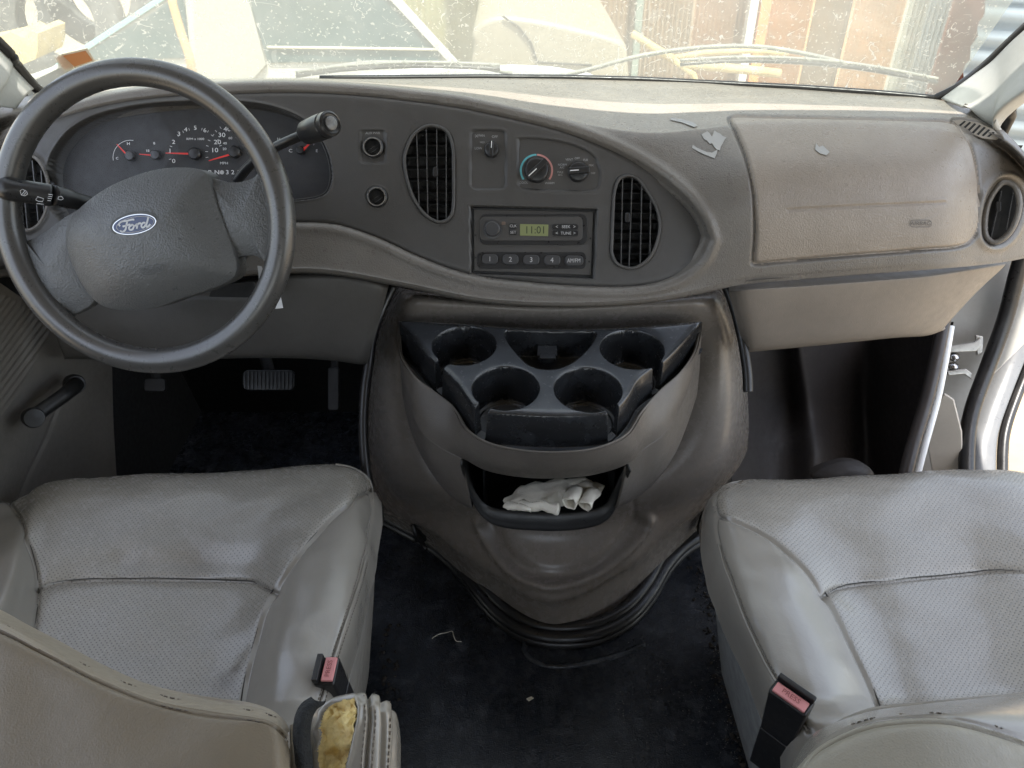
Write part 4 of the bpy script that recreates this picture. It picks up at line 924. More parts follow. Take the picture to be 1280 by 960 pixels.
# ================================================================ engine cover
ecv = thing('engine_cover', 'grey-brown moulded engine cover hump between the two footwells', 'engine cover')
G = [
 [(496, 358, 'Y', 1.34), (512, 362, 'Y', 1.22), (600, 376, 'Y', 1.18), (690, 380, 'Y', 1.18), (790, 376, 'Y', 1.18), (892, 362, 'Y', 1.22), (903, 358, 'Y', 1.34)],
 [(482, 385, 'Y', 1.32), (508, 378, 'Y', 1.17), (600, 392, 'Y', 1.165), (690, 396, 'Y', 1.165), (790, 392, 'Y', 1.165), (892, 378, 'Y', 1.17), (915, 382, 'Y', 1.32)],
 [(466, 430, 'Y', 1.30), (500, 430, 'Y', 1.17), (600, 450, 'Y', 1.24), (690, 455, 'Y', 1.24), (790, 450, 'Y', 1.24), (900, 430, 'Y', 1.17), (926, 430, 'Y', 1.30)],
 [(457, 510, 'Y', 1.30), (492, 520, 'Y', 1.14), (590, 540, 'Y', 1.18), (690, 545, 'Y', 1.18), (790, 540, 'Y', 1.18), (905, 515, 'Y', 1.14), (935, 500, 'Y', 1.30)],
 [(457, 585, 'Y', 1.31), (496, 600, 'Y', 1.13), (590, 618, 'Y', 1.09), (690, 622, 'Y', 1.08), (790, 613, 'Y', 1.09), (895, 585, 'Y', 1.13), (932, 570, 'Y', 1.31)],
 [(464, 625, 'Y', 1.31), (512, 645, 'Y', 1.15), (604, 656, 'Y', 1.085), (690, 676, 'Y', 1.05), (782, 656, 'Y', 1.085), (868, 635, 'Y', 1.15), (905, 622, 'Y', 1.31)],
 [(474, 636, 'Z', .10), (536, 664, 'Z', .125), (605, 704, 'Z', .13), (690, 742, 'Z', .13), (782, 706, 'Z', .13), (835, 668, 'Z', .125), (885, 636, 'Z', .10)],
 [(477, 641, 'Z', .06), (538, 672, 'Z', .085), (602, 716, 'Z', .085), (690, 760, 'Z', .085), (786, 716, 'Z', .085), (839, 675, 'Z', .085), (885, 641, 'Z', .06)],
 [(479, 648, 'Z', .008), (540, 686, 'Z', .008), (600, 738, 'Z', .008), (692, 792, 'Z', .008), (786, 752, 'Z', .008), (838, 700, 'Z', .008), (884, 656, 'Z', .008)]]
gz = lambda q: PY(q[0], q[1], q[3]) if q[2] == 'Y' else PZ(q[0], q[1], q[3])
def emod(x, y, P):
    d = .012*np.exp(-(seg_dist(x, y, cr(np.array([(598, 652), (606, 672), (625, 700), (650, 722), (690, 734), (735, 722), (770, 700), (798, 672), (812, 650)], float), 60))/6)**2)
    d -= .010*np.exp(-(seg_dist(x, y, cr(np.array([(612, 655), (630, 690), (660, 712), (700, 718), (745, 708), (775, 680), (795, 655)], float), 60))/9)**2)
    d += .006*np.exp(-(seg_dist(x, y, [(789, 610), (794, 640), (796, 655)])/3)**2)*-.5
    d += -.002*np.exp(-(seg_dist(x, y, [(560, 640), (562, 590), (556, 540)])/1.2)**2)
    return d
sheet('hump', [[gz(q) for q in r] for r in G], 260, 200, M['cover'], ecv, emod, thick=.004)
TR = [(472, 640), (500, 655), (530, 671), (556, 690), (580, 714), (602, 744), (628, 771), (660, 790), (700, 797), (745, 792), (785, 772), (812, 742), (832, 708), (856, 682), (890, 662)]
trc = cr(np.array(TR, float), 90)
tr_ = thing('engine_cover_seal', 'ridged black rubber seal around the foot of the engine cover', 'seal')
tube('outer_bead', [PZ(x, y, .014) for x, y in trc], .015, M['rubber'], tr_, 10)
tube('inner_bead', [PZ(x + (690-x)*.026, y-13, .026) for x, y in trc], .012, M['rubber'], tr_, 10)
tube('flange', [PZ(x, y+7, .004) for x, y in trc], .014, M['rubber'], tr_, 8)
# latches at both ends of the seal
for lab, x, y in (('black spring latch clamping the engine cover on the driver side', 528, 655), ('black spring latch clamping the engine cover next to the passenger seat', 878, 645)):
    l_ = thing('latch', lab, 'latch', 'latches holding the engine cover'); c = PZ(x, y, .07) + np.array([0, -.03, .02])
    obox('bracket', c, np.array([.014, .002, 0]), np.array([0, .012, 0]), np.array([.003, 0, .035]), M['blackmatte'], l_, .003)
    tube('hook', cr([c+[-.012, -.02, .03], c+[-.006, -.03, .012], c+[.004, -.026, -.02], c+[.012, -.03, -.035]], 12), .006, M['rubber'], l_, 8)
    lathe('bolt', c+[0, -.012, .028], (0, -1, .3), [(.009, 0), (.009, .008), (.006, .012), (.0003, .012)], M['rubber'], l_, 6)

# ================================================================ cup holder console
con = thing('cup_holder_console', 'console with glossy black four-cup tray and open bin on the engine cover', 'console')
ZT = .632
TP = Plane(PZ(690, 450, ZT), (0, -.10, 1.0))
def tph(x, y, h=0): return TP.hit(x, y, h)
bo = [(502, 399), (509, 412), (520, 424), (532, 440), (545, 452), (556, 462), (570, 476), (582, 493), (592, 506), (604, 513), (640, 516.5), (700, 519), (757, 515.5), (772, 508), (785, 494), (797, 474), (812, 461), (828, 452), (845, 436), (862, 417), (874, 403), (870, 400), (790, 407), (700, 409.5), (640, 407.5), (560, 401)]
bo = smooth(bo, 260).tolist()
xs_ = np.arange(488, 890, .8); ys_ = np.arange(388, 540, .42)
GX, GY = np.meshgrid(xs_, ys_)
Pc = np.array([[tph(x, y) for x in xs_] for y in ys_])
AB = TP.xy(Pc)
def wd(cx_, cy_): return AB - TP.xy(tph(cx_, cy_))
depth = np.zeros(GX.shape)
sb = sdf(GX, GY, bo)
edge_r = .004*np.clip((sb+7)/7, 0, 1)**2
dep = edge_r.copy()
wells = [(580, 431, 39), (632, 484.5, 41), (735, 486.5, 41.5), (790, 436, 39)]
ww = []
for cx_, cy_, r in wells:
    q = wd(cx_, cy_); R_ = np.linalg.norm(TP.xy(tph(cx_+r, cy_)) - TP.xy(tph(cx_, cy_)))
    dd = np.hypot(q[..., 0], q[..., 1]*1.0) - R_*1.0; ww.append((cx_, cy_, R_))
    dep = np.maximum(dep, .070*sst(.0014, -.0022, dd)); dep = np.maximum(dep, .0018*np.exp(-np.abs(dd)/.0025))
    dep = np.where(dd < -.006, .070 + .003*sst(-.006, -.009, dd), dep)
poc = smooth([(632, 414), (650, 413.5), (690, 415), (730, 414.5), (744, 416), (742, 424), (732, 438), (716, 452), (698, 460), (678, 461), (660, 455), (646, 441), (635, 426)], 200).tolist()
sp_ = sdf(GX, GY, poc); dep = np.maximum(dep, .052*sst(1.2, -2, sp_)); dep = np.maximum(dep, .0015*np.exp(-np.abs(sp_)/2.0))
for a_, b_, w_ in (((566, 445), (532, 464), 6), ((612, 500), (588, 524), 7.5), ((756, 500), (780, 524), 7.5), ((806, 446), (840, 464), 6)):
    dn = seg_dist(GX, GY, [a_, b_]) - w_; dep = np.maximum(dep, .058*sst(.8, -1.4, dn))
dep = np.maximum(dep, .062*sst(-.6, 3.4, sb))
dep = dep - .001*np.exp(-((GX-690)/120)**2)
Pc2 = Pc - TP.n*dep[..., None]
# side walls lean outward slightly
keep = (sb < 7)[:-1, :-1] & ~((GY < 399) & (sb > 3))[:-1, :-1]
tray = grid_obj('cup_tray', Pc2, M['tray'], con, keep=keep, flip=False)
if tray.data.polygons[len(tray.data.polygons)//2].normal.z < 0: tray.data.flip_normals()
sp2 = TP.up(-.050)
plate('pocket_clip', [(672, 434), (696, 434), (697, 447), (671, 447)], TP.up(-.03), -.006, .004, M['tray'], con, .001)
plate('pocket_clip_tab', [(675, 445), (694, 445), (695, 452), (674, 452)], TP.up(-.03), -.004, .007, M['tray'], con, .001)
C0 = [(499, 402, .628), (500, 440, .605), (517, 470, .595), (545, 493, .585), (567, 511, .58), (584, 538, .577), (612, 555, .575), (655, 564, .575), (700, 566, .575), (745, 561, .575), (783, 544, .576), (803, 515, .578), (825, 490, .585), (851, 466, .595), (869, 438, .605), (876, 403, .628)]
C2 = [(500, 430, .58), (503, 470, .56), (512, 508, .54), (528, 540, .525), (552, 560, .515), (578, 573, .51), (610, 589, .505), (655, 597, .505), (700, 598, .505), (745, 593, .505), (784, 580, .51), (806, 560, .515), (832, 540, .525), (852, 508, .54), (866, 472, .56), (876, 430, .58)]
c0 = [PZ(*p) for p in C0]; c2 = [PZ(*p) for p in C2]
c1 = [a*.45+b*.55 + np.array([0, -.006, 0]) for a, b in zip(c0, c2)]
cin = [p + np.array([0, .006, -.004]) for p in c0]
def lip(r0, r1): return r0
sheet('shell_band', [cin, c0, c1, c2], 200, 40, M['shell'], con, thick=.004)
# flanks of the shell down to the bin, left and right
def flank(idx, low):
    a = [c2[i] for i in idx]; l = [PZ(*p) for p in low]; m = [(p*.5+q*.5) + np.array([0, -.012, .0]) for p, q in zip(a, l)]
    l2 = [p + np.array([0, .10, -.02]) for p in l]
    sheet('shell_flank', [a, m, l, l2], 60, 40, M['shell'], con, thick=.004)
flank(range(0, 6), [(505, 500, .50), (512, 530, .47), (524, 562, .44), (544, 596, .41), (566, 622, .39), (590, 636, .385)])
flank(range(15, 9, -1), [(868, 500, .50), (856, 535, .47), (842, 568, .44), (820, 600, .41), (795, 622, .39), (768, 636, .385)])
# bin: front lip and tray
LO = [(579, 574, .515), (585, 592, .47), (593, 612, .43), (606, 629, .40), (630, 638, .39), (690, 642, .388), (735, 639, .39), (757, 630, .40), (768, 612, .43), (776, 594, .47), (783, 580, .51)]
LO3 = [PZ(*p) for p in LO]
L2_ = [PZ(x, y, z) for x, y, z in [(577, 580, .505), (582, 604, .45), (590, 626, .405), (606, 648, .37), (632, 659, .355), (690, 663, .352), (735, 659, .355), (760, 648, .37), (775, 624, .405), (783, 602, .45), (788, 588, .505)]]
L3_ = [p + np.array([0, .06, -.01]) for p in L2_]; L4_ = [p + np.array([0, .16, -.02]) for p in L2_]
Li_ = [p + np.array([0, .012, -.012]) for p in LO3]
L0_ = [a*.5+b*.5 + np.array([0, -.007, 0]) for a, b in zip(LO3, L2_)]
sheet('bin_front', [Li_, LO3, L0_, L2_, L3_, L4_], 120, 60, mat('bin_lip_plastic', (.022, .022, .022), .38, grain=.1, mott=.1), con, thick=.003)
Bf = [p + np.array([0, .012, -.03]) for p in LO3]; 
bb_ = np.array([[PZ(590, 640, .37) + [0, .0, 0], PZ(780, 640, .37)], [PZ(590, 640, .37) + [0, .14, 0], PZ(780, 640, .37) + [0, .14, 0]]])
xa, xb = bb_[0, 0][0]+.020, bb_[0, 1][0]-.020; ya = bb_[0, 0][1]+.012
raw('bin_floor', [(xa, ya-.01, .362), (xb, ya-.01, .362), (xb, ya+.16, .362), (xa, ya+.16, .362), (xa, ya+.13, .56), (xb, ya+.13, .56)], [(0, 1, 2, 3), (3, 2, 5, 4)], M['blackmatte'], con, False)
for sx in (xa, xb): raw('bin_side', [(sx, ya, .36), (sx, ya+.13, .36), (sx, ya+.13, .54), (sx, ya, .50)], [(0, 1, 2, 3)], M['blackmatte'], con, False)
# gloves in the bin
def lump(name, pts, pl, h, lab, mt, n=60, p=2.2, noise=.3):
    seed = rng.uniform(0, 9, 3)
    def m_(r): return h*noise*(np.sin(r[:, 0]*160+seed[0]) + np.sin(r[:, 2]*210+seed[1]+r[:, 0]*90))*.5
    o = pillow(name, pts, pl, 0, h, mt, None, p=p, base=-.004, mod=m_, n=n); return tag(o, lab, 'glove', 'cotton gloves in the console bin')
gp = Plane(PZ(690, 625, .395), (0, -.75, .66))
g1 = lump('work_glove', [(628, 625), (648, 610), (682, 603), (716, 598), (740, 600), (756, 606), (748, 618), (720, 624), (698, 630), (672, 633), (645, 634)], gp, .024, 'flattened off-white cotton glove lying on top in the bin', M['glove'], noise=.12)
g2 = thing('rolled_glove', 'cream cotton glove with its open finger ends curled forward in the bin', 'glove', 'cotton gloves in the console bin')
for pth, r in (([(650, 628), (662, 632), (680, 634), (698, 636)], .0075), ([(632, 630), (645, 633), (664, 636)], .006)):
    tube('finger', cr([PD(x, y, 1.262-.01*k) for k, (x, y) in enumerate(pth)], 14), r, M['glove'], g2, 12)
for x, y, r, dx in ((716, 622, .0105, 5), (734, 625, .010, 8)):
    a = PD(x-3, y+7, 1.235); b_ = PD(x+dx, y-8, 1.27)
    V, fs = tube_data(cr([a, (a+b_)/2+np.array([0, 0, .004]), b_], 10), np.linspace(r, r*.9, 10), 16); fs = fs[:-2]
    solid(raw('cuff_roll', V, fs, M['glove'], g2), .0018)

from mathutils import noise as mn
def crumple(o, amp, sc):
    sd_ = Vector((random.uniform(0, 50), 3, 7))
    for v_ in o.data.vertices:
        n_ = mn.noise_vector(v_.co*sc + sd_)*amp + mn.noise_vector(v_.co*sc*2.7 + sd_)*amp*.4; v_.co += n_
for c_ in g2.children: crumple(c_, .0045, 60)
crumple(g1, .007, 45)
# ================================================================ floor, footwells, pedals
fl_ = kind(raw('floor', [(-1.0, -2.65, 0), (1.0, -2.65, 0), (1.0, 1.9, 0), (-1.0, 1.9, 0)], [(0, 1, 2, 3)], M['carpet']), 'structure')
pa = smooth([(655, 797), (658, 812), (668, 826), (690, 832), (725, 830), (765, 822), (790, 810)], 60)
rd_ = tube('floor_ridge', cr([PZ(x, y, -.001) for x, y in [(655, 795), (656, 812), (668, 827), (695, 833), (735, 829), (780, 817), (805, 806)]], 40), .0065, M['carpet'], None, 8)
tag(rd_, 'low raised curved ridge in the floor vinyl just in front of the engine cover', 'floor ridge')
th_ = tube('loose_thread', cr([PZ(x, y, .002) for x, y in [(540, 798), (548, 793), (557, 791), (565, 789), (567, 794), (570, 801), (577, 802)]], 24), .0009, M['glove'], None, 5)
tag(th_, 'short pale loose thread lying on the black floor vinyl', 'thread')
db = thing('floor_crumb', 'tiny pale chip of debris in the middle of the black floor vinyl', 'debris')
plate('chip', [(658, 874), (664, 871), (667, 873), (661, 877)], Plane((0, 1, .001), (0, 0, 1)), 0, .002, M['glove'], db, 0)
# grit beside the passenger seat
V, fs = [], []
for _ in range(420):
    if rng.random() < .65: t_ = rng.random(); x = 872 + 50*t_ + rng.normal(0, 9); y = 700 + 250*t_
    else: x = rng.uniform(770, 900); y = rng.normal(890, 26)
    c = PZ(x, y, 0); s_ = rng.uniform(.0005, .0016)
    k = len(V); a = rng.uniform(0, 6.28)
    for j in range(3): V.append(c + np.array([math.cos(a+2.1*j)*s_, math.sin(a+2.1*j)*s_, .0006]))
    V.append(c + np.array([0, 0, s_*1.2])); fs += [(k, k+1, k+3), (k+1, k+2, k+3), (k+2, k, k+3)]
gr = kind(raw('floor_grit', V, fs, mat('grit', (.22, .20, .18), .9), None, False), 'stuff')
# clumps of dirt trodden along the passenger seat base
V, fs = [], []
for _ in range(170):
    t_ = rng.random()**.8; x = 868 + 62*t_ + rng.normal(0, 7); y = 690 + 270*t_
    if _ > 130: x = rng.uniform(478, 500); y = rng.uniform(770, 900)
    c = PZ(x, y, .001); s_ = rng.uniform(.0015, .0055); k = len(V)
    for zz, rr in ((0, 1), (.5, .75)):
        for j in range(6): a = j*1.047 + rng.normal(0, .2); q = rr*rng.uniform(.7, 1.2)*s_; V.append(c + np.array([math.cos(a)*q, math.sin(a)*q, zz*s_]))
    V.append(c + np.array([0, 0, .75*s_]))
    for j in range(6): l = (j+1) % 6; fs += [(k+j, k+l, k+6+l, k+6+j), (k+6+j, k+6+l, k+12)]
kind(raw('floor_dirt', V, fs, mat('dirt_clumps', (.035, .028, .022), .95, mott=.5, mscale=60, grain=1), None), 'stuff')
# firewall and footwell linings
dkm = mat('footwell_lining', (.009, .009, .009), .8, mott=.3)
fw = kind(raw('firewall', [(-1.0, 1.72, 0), (1.0, 1.72, 0), (1.0, 1.50, .82), (-1.0, 1.50, .82)], [(0, 1, 2, 3)], dkm), 'structure')
pf = thing('passenger_footwell_lining', 'dark brown moulded lining of the passenger footwell beside the engine cover', 'footwell lining')
pfm = mat('brown_lining', (.024, .019, .017), .6, grain=.4, mott=.15)
F0 = [(915, 425, 1.42), (960, 425, 1.45), (985, 428, 1.44), (1000, 428, 1.40), (1040, 425, 1.46), (1080, 422, 1.52), (1110, 420, 1.46), (1150, 412, 1.38), (1180, 405, 1.30), (1192, 402, 1.26)]
F1 = [(915, 500, 1.38), (955, 500, 1.42), (985, 505, 1.43), (1012, 508, 1.38), (1045, 505, 1.44), (1078, 500, 1.50), (1105, 500, 1.44), (1138, 490, 1.36), (1160, 482, 1.30), (1176, 478, 1.26)]
F2 = [(915, 560, 1.30), (955, 560, 1.34), (985, 562, 1.34), (1020, 562, 1.30), (1048, 560, 1.36), (1078, 556, 1.44), (1100, 556, 1.40), (1125, 560, 1.32), (1142, 560, 1.27), (1156, 558, 1.24)]
F3 = [(915, 620, 1.22), (955, 620, 1.26), (985, 620, 1.26), (1020, 620, 1.24), (1048, 620, 1.28), (1078, 620, 1.34), (1100, 620, 1.32), (1118, 625, 1.28), (1128, 630, 1.24), (1140, 630, 1.21)]
sheet('lining', [cv(F0), cv(F1), cv(F2), cv(F3)], 120, 60, pfm, pf)
pillow('wheel_bulge', [(1018, 600), (1022, 588), (1040, 580), (1060, 576), (1080, 580), (1092, 592), (1090, 610), (1050, 618)], facing(1055, 600, 1.42, (0, -.9, .4)), 0, .02, pfm, pf)
bp_ = thing('brake_pedal', 'ribbed black brake pedal in the dark driver footwell', 'pedal')
bpl = facing(338, 476, 1.52, (0, -.75, .65))
plate('pad', rrect(338, 476, 66, 26, 8), bpl, 0, .012, mat('pedal_rubber', (.005, .006, .006), .45), bp_, .003)
for k in range(13): plate('rib', rrect(309+4.8*k, 476, 2, 21, .8), bpl, .012, .0145, mat('pedal_rib', (.016, .018, .018), .4) if k == 0 else bpy.data.materials['pedal_rib'], bp_, 0)
tube('arm', [PD(338, 470, 1.55), PD(330, 440, 1.60), PD(325, 400, 1.6)], .012, M['blackmatte'], bp_, 8)
ap_ = thing('accelerator_pedal', 'tall narrow black accelerator pedal left of the engine cover', 'pedal')
plate('pad', rrect(418, 486, 15, 54, 4), facing(418, 486, 1.55, (0, -.85, .5)), 0, .010, mat('accel_rubber', (.006, .006, .007), .5), ap_, .003)
tube('arm', [PD(418, 470, 1.58), PD(419, 430, 1.62)], .008, M['blackmatte'], ap_, 8)
pb = thing('parking_brake_pedal', 'small dark parking brake pedal left in the driver footwell', 'pedal')
plate('pad', rrect(196, 482, 26, 16, 4), facing(196, 482, 1.45, (0, -.75, .65)), 0, .01, mat('park_rubber', (.005, .005, .005), .5), pb, .002)
tube('arm', [PD(196, 476, 1.48), PD(190, 440, 1.52)], .009, M['blackmatte'], pb, 8)
# black harness edges next to the engine cover
for lab, pts in (('black rubber edge and wiring along the left side of the engine cover', [(492, 356), (478, 385), (466, 420), (461, 455), (456, 490), (454, 540), (458, 590), (466, 625)]), ('black rubber edge along the right side of the engine cover', [(908, 358), (918, 385), (928, 425), (934, 465), (935, 490)])):
    o = tube('rubber_edging', cr([PD(x, y, 1.33) for x, y in pts], 40), .009, M['rubber'], None, 8); tag(o, lab, 'rubber edging')

kind(raw('kick_panel', [(-.87, .95, -.02), (-.87, 1.74, -.02), (-.87, 1.60, .95), (-.87, .95, .95)], [(0, 1, 2, 3)], dkm, None, False), 'structure')
# ================================================================ left door
ld = thing('driver_door', 'dark grey driver door inner panel with a ribbed patch and window crank', 'door')
D0 = [PY(-140, 300, .95), PY(-40, 330, 1.05), PY(40, 380, 1.16), PY(110, 420, 1.26), PY(140, 450, 1.32)]
D1 = [PY(-140, 420, .85), PY(-40, 440, .97), PY(30, 470, 1.09), PY(100, 500, 1.20), PY(142, 530, 1.27)]
D2 = [PY(-140, 560, .75), PY(-40, 580, .88), PY(10, 600, .97), PY(70, 620, 1.08), PY(148, 640, 1.18)]
D3 = [PY(-140, 760, .60), PY(-40, 740, .75), PY(10, 740, .82), PY(70, 740, .94), PY(148, 740, 1.05)]
def lmod(x, y, P):
    d = np.zeros(x.shape); poly = [(-60, 340), (60, 392), (62, 420), (10, 510), (-60, 600)]
    inn = sst(2, -4, sdf(x, y, poly)); s_ = (x*.80 + (y-400)*.60)
    d += inn*.0022*np.sin(s_*2*math.pi/7.2)
    g = seg_dist(x, y, [(76, 500), (60, 545), (38, 590), (18, 640)]); d += .006*sst(-3, 3, (x-(76-(y-500)*.41)))*(y > 480)*0 - .004*np.exp(-(g/2.2)**2)
    return d
sheet('inner_panel', [D0, D1, D2, D3], 220, 220, M['doorpanel'], ld, lmod, thick=.004)
M['crk'] = mat('crank_plastic', (.012, .012, .012), .5)
crk = thing('window_crank', 'black window winder handle on the driver door panel', 'window crank')
ka = PY(35, 520, 1.055); kb = PY(92, 480, 1.135); off = np.array([.03, -.03, .02])
tube('arm', cr([kb+off*.5, (ka*.3+kb*.7)+off, (ka*.7+kb*.3)+off, ka+off], 16), [.0135]*4+[.0125]*12, M['crk'], crk, 14)
lathe('pivot', kb, off, [(.018, 0), (.018, .010), (.015, .024), (.0003, .026)], M['crk'], crk, 28)
lathe('grip', ka+off*.6, off, [(.012, 0), (.0165, .012), (.0175, .03), (.015, .042), (.0003, .044)], M['crk'], crk, 28)

# ================================================================ right door opening
jn = np.array([-.55, -.75, .25])
dj = thing('door_opening', 'grey painted door opening with white sill edge and rubber seals, right of the footwell', 'door frame')
def jp(pts, d, name, m_, th=.01, bevel=.002, n=jn): return plate(name, pts, facing(pts[0][0], pts[0][1], d, n), -th, 0, m_, dj, bevel)
jm = mat('jamb_paint', (.50, .49, .46), .45, mott=.1, dust=.3, dcol=(.35, .3, .25))
jp([(1182, 395), (1215, 365), (1262, 322), (1290, 290), (1290, 420), (1240, 470), (1216, 520), (1206, 600), (1120, 620), (1140, 560)], 1.62, 'jamb_panel', jm)
jp([(1165, 590), (1160, 560), (1165, 520), (1180, 492), (1192, 500), (1202, 540), (1204, 600), (1166, 605)], 1.58, 'beige_wing', mat('beige_body', (.50, .45, .38), .5, mott=.1, dust=.3))
tube('sill_edge', cr([PD(1188, 408, 1.46), PD(1181, 450, 1.45), PD(1171, 500, 1.44), PD(1156, 555, 1.43), PD(1143, 605, 1.42)], 30), .0075, mat('white_edge_paint', (.8, .8, .78), .4), dj, 8)
tube('inner_seal', cr([PD(1180, 400, 1.43), PD(1172, 440, 1.42), PD(1158, 500, 1.41), PD(1140, 560, 1.40), PD(1128, 610, 1.39)], 30), .012, mat('brown_rubber', (.035, .028, .026), .45), dj, 10)
tube('outer_seal', cr([PD(1290, 275, 1.45), PD(1272, 340, 1.5), PD(1256, 400, 1.54), PD(1236, 455, 1.56), (PD(1216, 510, 1.56)), PD(1209, 550, 1.55), PD(1208, 610, 1.52)], 40), .015, M['rubber'], dj, 12)
hg = thing('door_hinge', 'bare metal door hinge with two bolts in the right door opening', 'hinge')
hp = facing(1200, 448, 1.585, (-.3, -.8, .4))
plate('upper_leaf', [(1186, 432), (1216, 427), (1224, 421), (1226, 432), (1218, 439), (1186, 440)], hp, 0, .012, M['steel'], hg, .002)
plate('lower_leaf', [(1182, 463), (1206, 460), (1214, 466), (1213, 474), (1204, 467), (1184, 469)], hp, 0, .012, M['steel'], hg, .002)
for x, y in ((1193, 446), (1192, 458)):
    lathe('bolt', hp.hit(x, y, .004), (-.1, -.2, 1), [(.008, -.006), (.0095, -.004), (.0095, .004), (.006, .007), (.0003, .008)], M['chrome'], hg, 14)
tube('pin', [hp.hit(1183, 443, .006), hp.hit(1182, 466, .006)], .004, M['steel'], hg, 10)
plate('mount', [(1218, 418), (1228, 420), (1228, 440), (1220, 444)], hp, .0, .008, M['steel'], hg, .002)
od = thing('passenger_door', 'open silver-grey passenger door edge with black weatherstrips at the right', 'door')
def tr3(pts): return [PD(*p) for p in pts]
e1_ = cr(tr3([(1300, 300, 1.62), (1284, 352, 1.66), (1268, 410, 1.68), (1248, 470, 1.68), (1228, 525, 1.66), (1220, 560, 1.64), (1219, 620, 1.60)]), 40)
e2_ = cr(tr3([(1322, 330, 1.62), (1304, 380, 1.66), (1288, 430, 1.68), (1268, 480, 1.68), (1250, 530, 1.66), (1245, 565, 1.64), (1245, 620, 1.60)]), 40)
e3_ = e2_ + np.array([.02, .10, 0]); e0_ = e1_ + np.array([-.004, .05, 0]); em_ = e1_*.5+e2_*.5 + np.array([0, -.014, 0])
sheet('edge_panel', [e0_, e1_, em_, e2_, e3_], 60, 40, M['silver'], od)
tube('weatherstrip', [p + np.array([.012, -.004, 0]) for p in e2_], .011, M['rubber'], od, 10)

# ================================================================ seats
def seat(name, label, flipx, cush, seams, backd):
    s = thing(name, label, 'seat', 'front bucket seats'); return s
drv = thing('bucket_seat', 'light grey perforated leather driver seat with a torn armrest', 'seat', 'front bucket seats')
pas = thing('bucket_seat', 'light grey perforated leather passenger seat beside the open right door', 'seat', 'front bucket seats')
def splitsheet(names, C, nu, nv, mats, parent, mod, polys):
    """one moulded surface cut into panels along its seams"""
    P = net(C, nu, nv); N = normals(P); x, y = proj(P); P = P + N*mod(x, y, P)[..., None]
    x, y = proj(P); cx_ = (x[:-1, :-1]+x[1:, 1:])/2; cy_ = (y[:-1, :-1]+y[1:, 1:])/2
    left = np.ones(cx_.shape, bool); flip = (np.cross(P[nv//2+1, nu//2]-P[nv//2, nu//2], P[nv//2, nu//2+1]-P[nv//2, nu//2]) @ N[nv//2, nu//2]) < 0
    for nm, m_, pg in zip(names, mats, polys):
        k = left & inside(cx_, cy_, pg) if pg is not None else left
        if k.any(): grid_obj(nm, P, m_, parent, keep=k, flip=flip)
        left &= ~k
ZS = .46
LP = dict(grain=.10, gscale=420, mott=.03, wrinkle=.14, perf=True, rvar=.04, coat=.5, dust=.10, dcol=(.2, .19, .17))
M['lpf'] = mat('perforated_leather_front', (.285, .268, .235), .26, stains=[(PZ(250, 700, .44), .045, .28), (PZ(170, 703, .44), .03, .2)], **LP)
M['lpc'] = mat('perforated_leather_center', (.285, .268, .235), .26, stains=[(PZ(282, 852, .42), .022, .4), (PZ(296, 836, .42), .010, .6)], **LP)
# driver cushion: columns left side -> right side, rows front face -> rear
def rowpx(pts): return [PZ(*p) for p in pts]
DC = [
 rowpx([(-60, 655, .20), (30, 660, .20), (80, 660, .20), (200, 655, .20), (330, 655, .20), (420, 650, .20), (455, 660, .20), (470, 690, .22)]),
 rowpx([(-50, 650, .34), (30, 628, .37), (80, 618, .38), (200, 608, .38), (330, 604, .38), (420, 598, .38), (466, 615, .38), (480, 650, .34)]),
 rowpx([(-40, 655, .42), (28, 620, .435), (70, 601, .445), (200, 592, .445), (310, 589, .445), (400, 580, .45), (452, 588, .45), (478, 628, .40)]),
 rowpx([(-40, 680, .42), (22, 640, .455), (70, 622, .465), (200, 612, .462), (310, 609, .462), (400, 604, .47), (446, 606, .468), (477, 665, .40)]),
 rowpx([(-60, 720, .42), (12, 690, .475), (60, 682, .455), (200, 672, .445), (310, 672, .447), (385, 668, .475), (448, 668, .475), (468, 720, .40)]),
 rowpx([(-80, 770, .42), (0, 740, .48), (50, 730, .445), (190, 722, .430), (300, 724, .432), (375, 730, .480), (440, 728, .478), (456, 775, .40)]),
 rowpx([(-100, 830, .42), (-30, 800, .48), (40, 790, .435), (180, 790, .420), (295, 795, .425), (358, 800, .478), (425, 796, .472), (442, 830, .40)]),
 rowpx([(-120, 900, .42), (-60, 870, .48), (20, 860, .43), (170, 865, .415), (285, 870, .42), (345, 875, .472), (405, 868, .465), (425, 890, .40)]),
 rowpx([(-140, 1000, .42), (-90, 960, .48), (0, 950, .43), (150, 960, .42), (270, 960, .42), (325, 960, .465), (380, 955, .455), (400, 965, .40)]),
]
V3 = lambda *a: np.array(a, float)
DC = [[r[0] + V3(-.015, 0, -.22)] + r for r in DC]; DC.append([p + V3(0, -.02, -.26) for p in DC[-1]])
sl1 = cr(np.array([(12, 626), (30, 660), (43, 695), (48, 730), (46, 762), (40, 810), (30, 900), (10, 1000)], float), 60)
sl2 = cr(np.array([(470, 610), (445, 622), (420, 640), (398, 662), (372, 692), (340, 737), (324, 775), (312, 820), (300, 875), (285, 1000)], float), 80)
sl3 = cr(np.array([(48, 731), (75, 726), (104, 723), (200, 722), (304, 724), (322, 730), (340, 738)], float), 50)
pip = cr(np.array([(420, 578), (445, 584), (460, 597), (466, 622), (464, 660), (452, 715), (438, 760), (420, 815), (405, 865), (390, 920)], float), 80)
pip2 = cr(np.array([(462, 590), (475, 606), (479, 640), (474, 700), (462, 760), (446, 820), (432, 870)], float), 60)
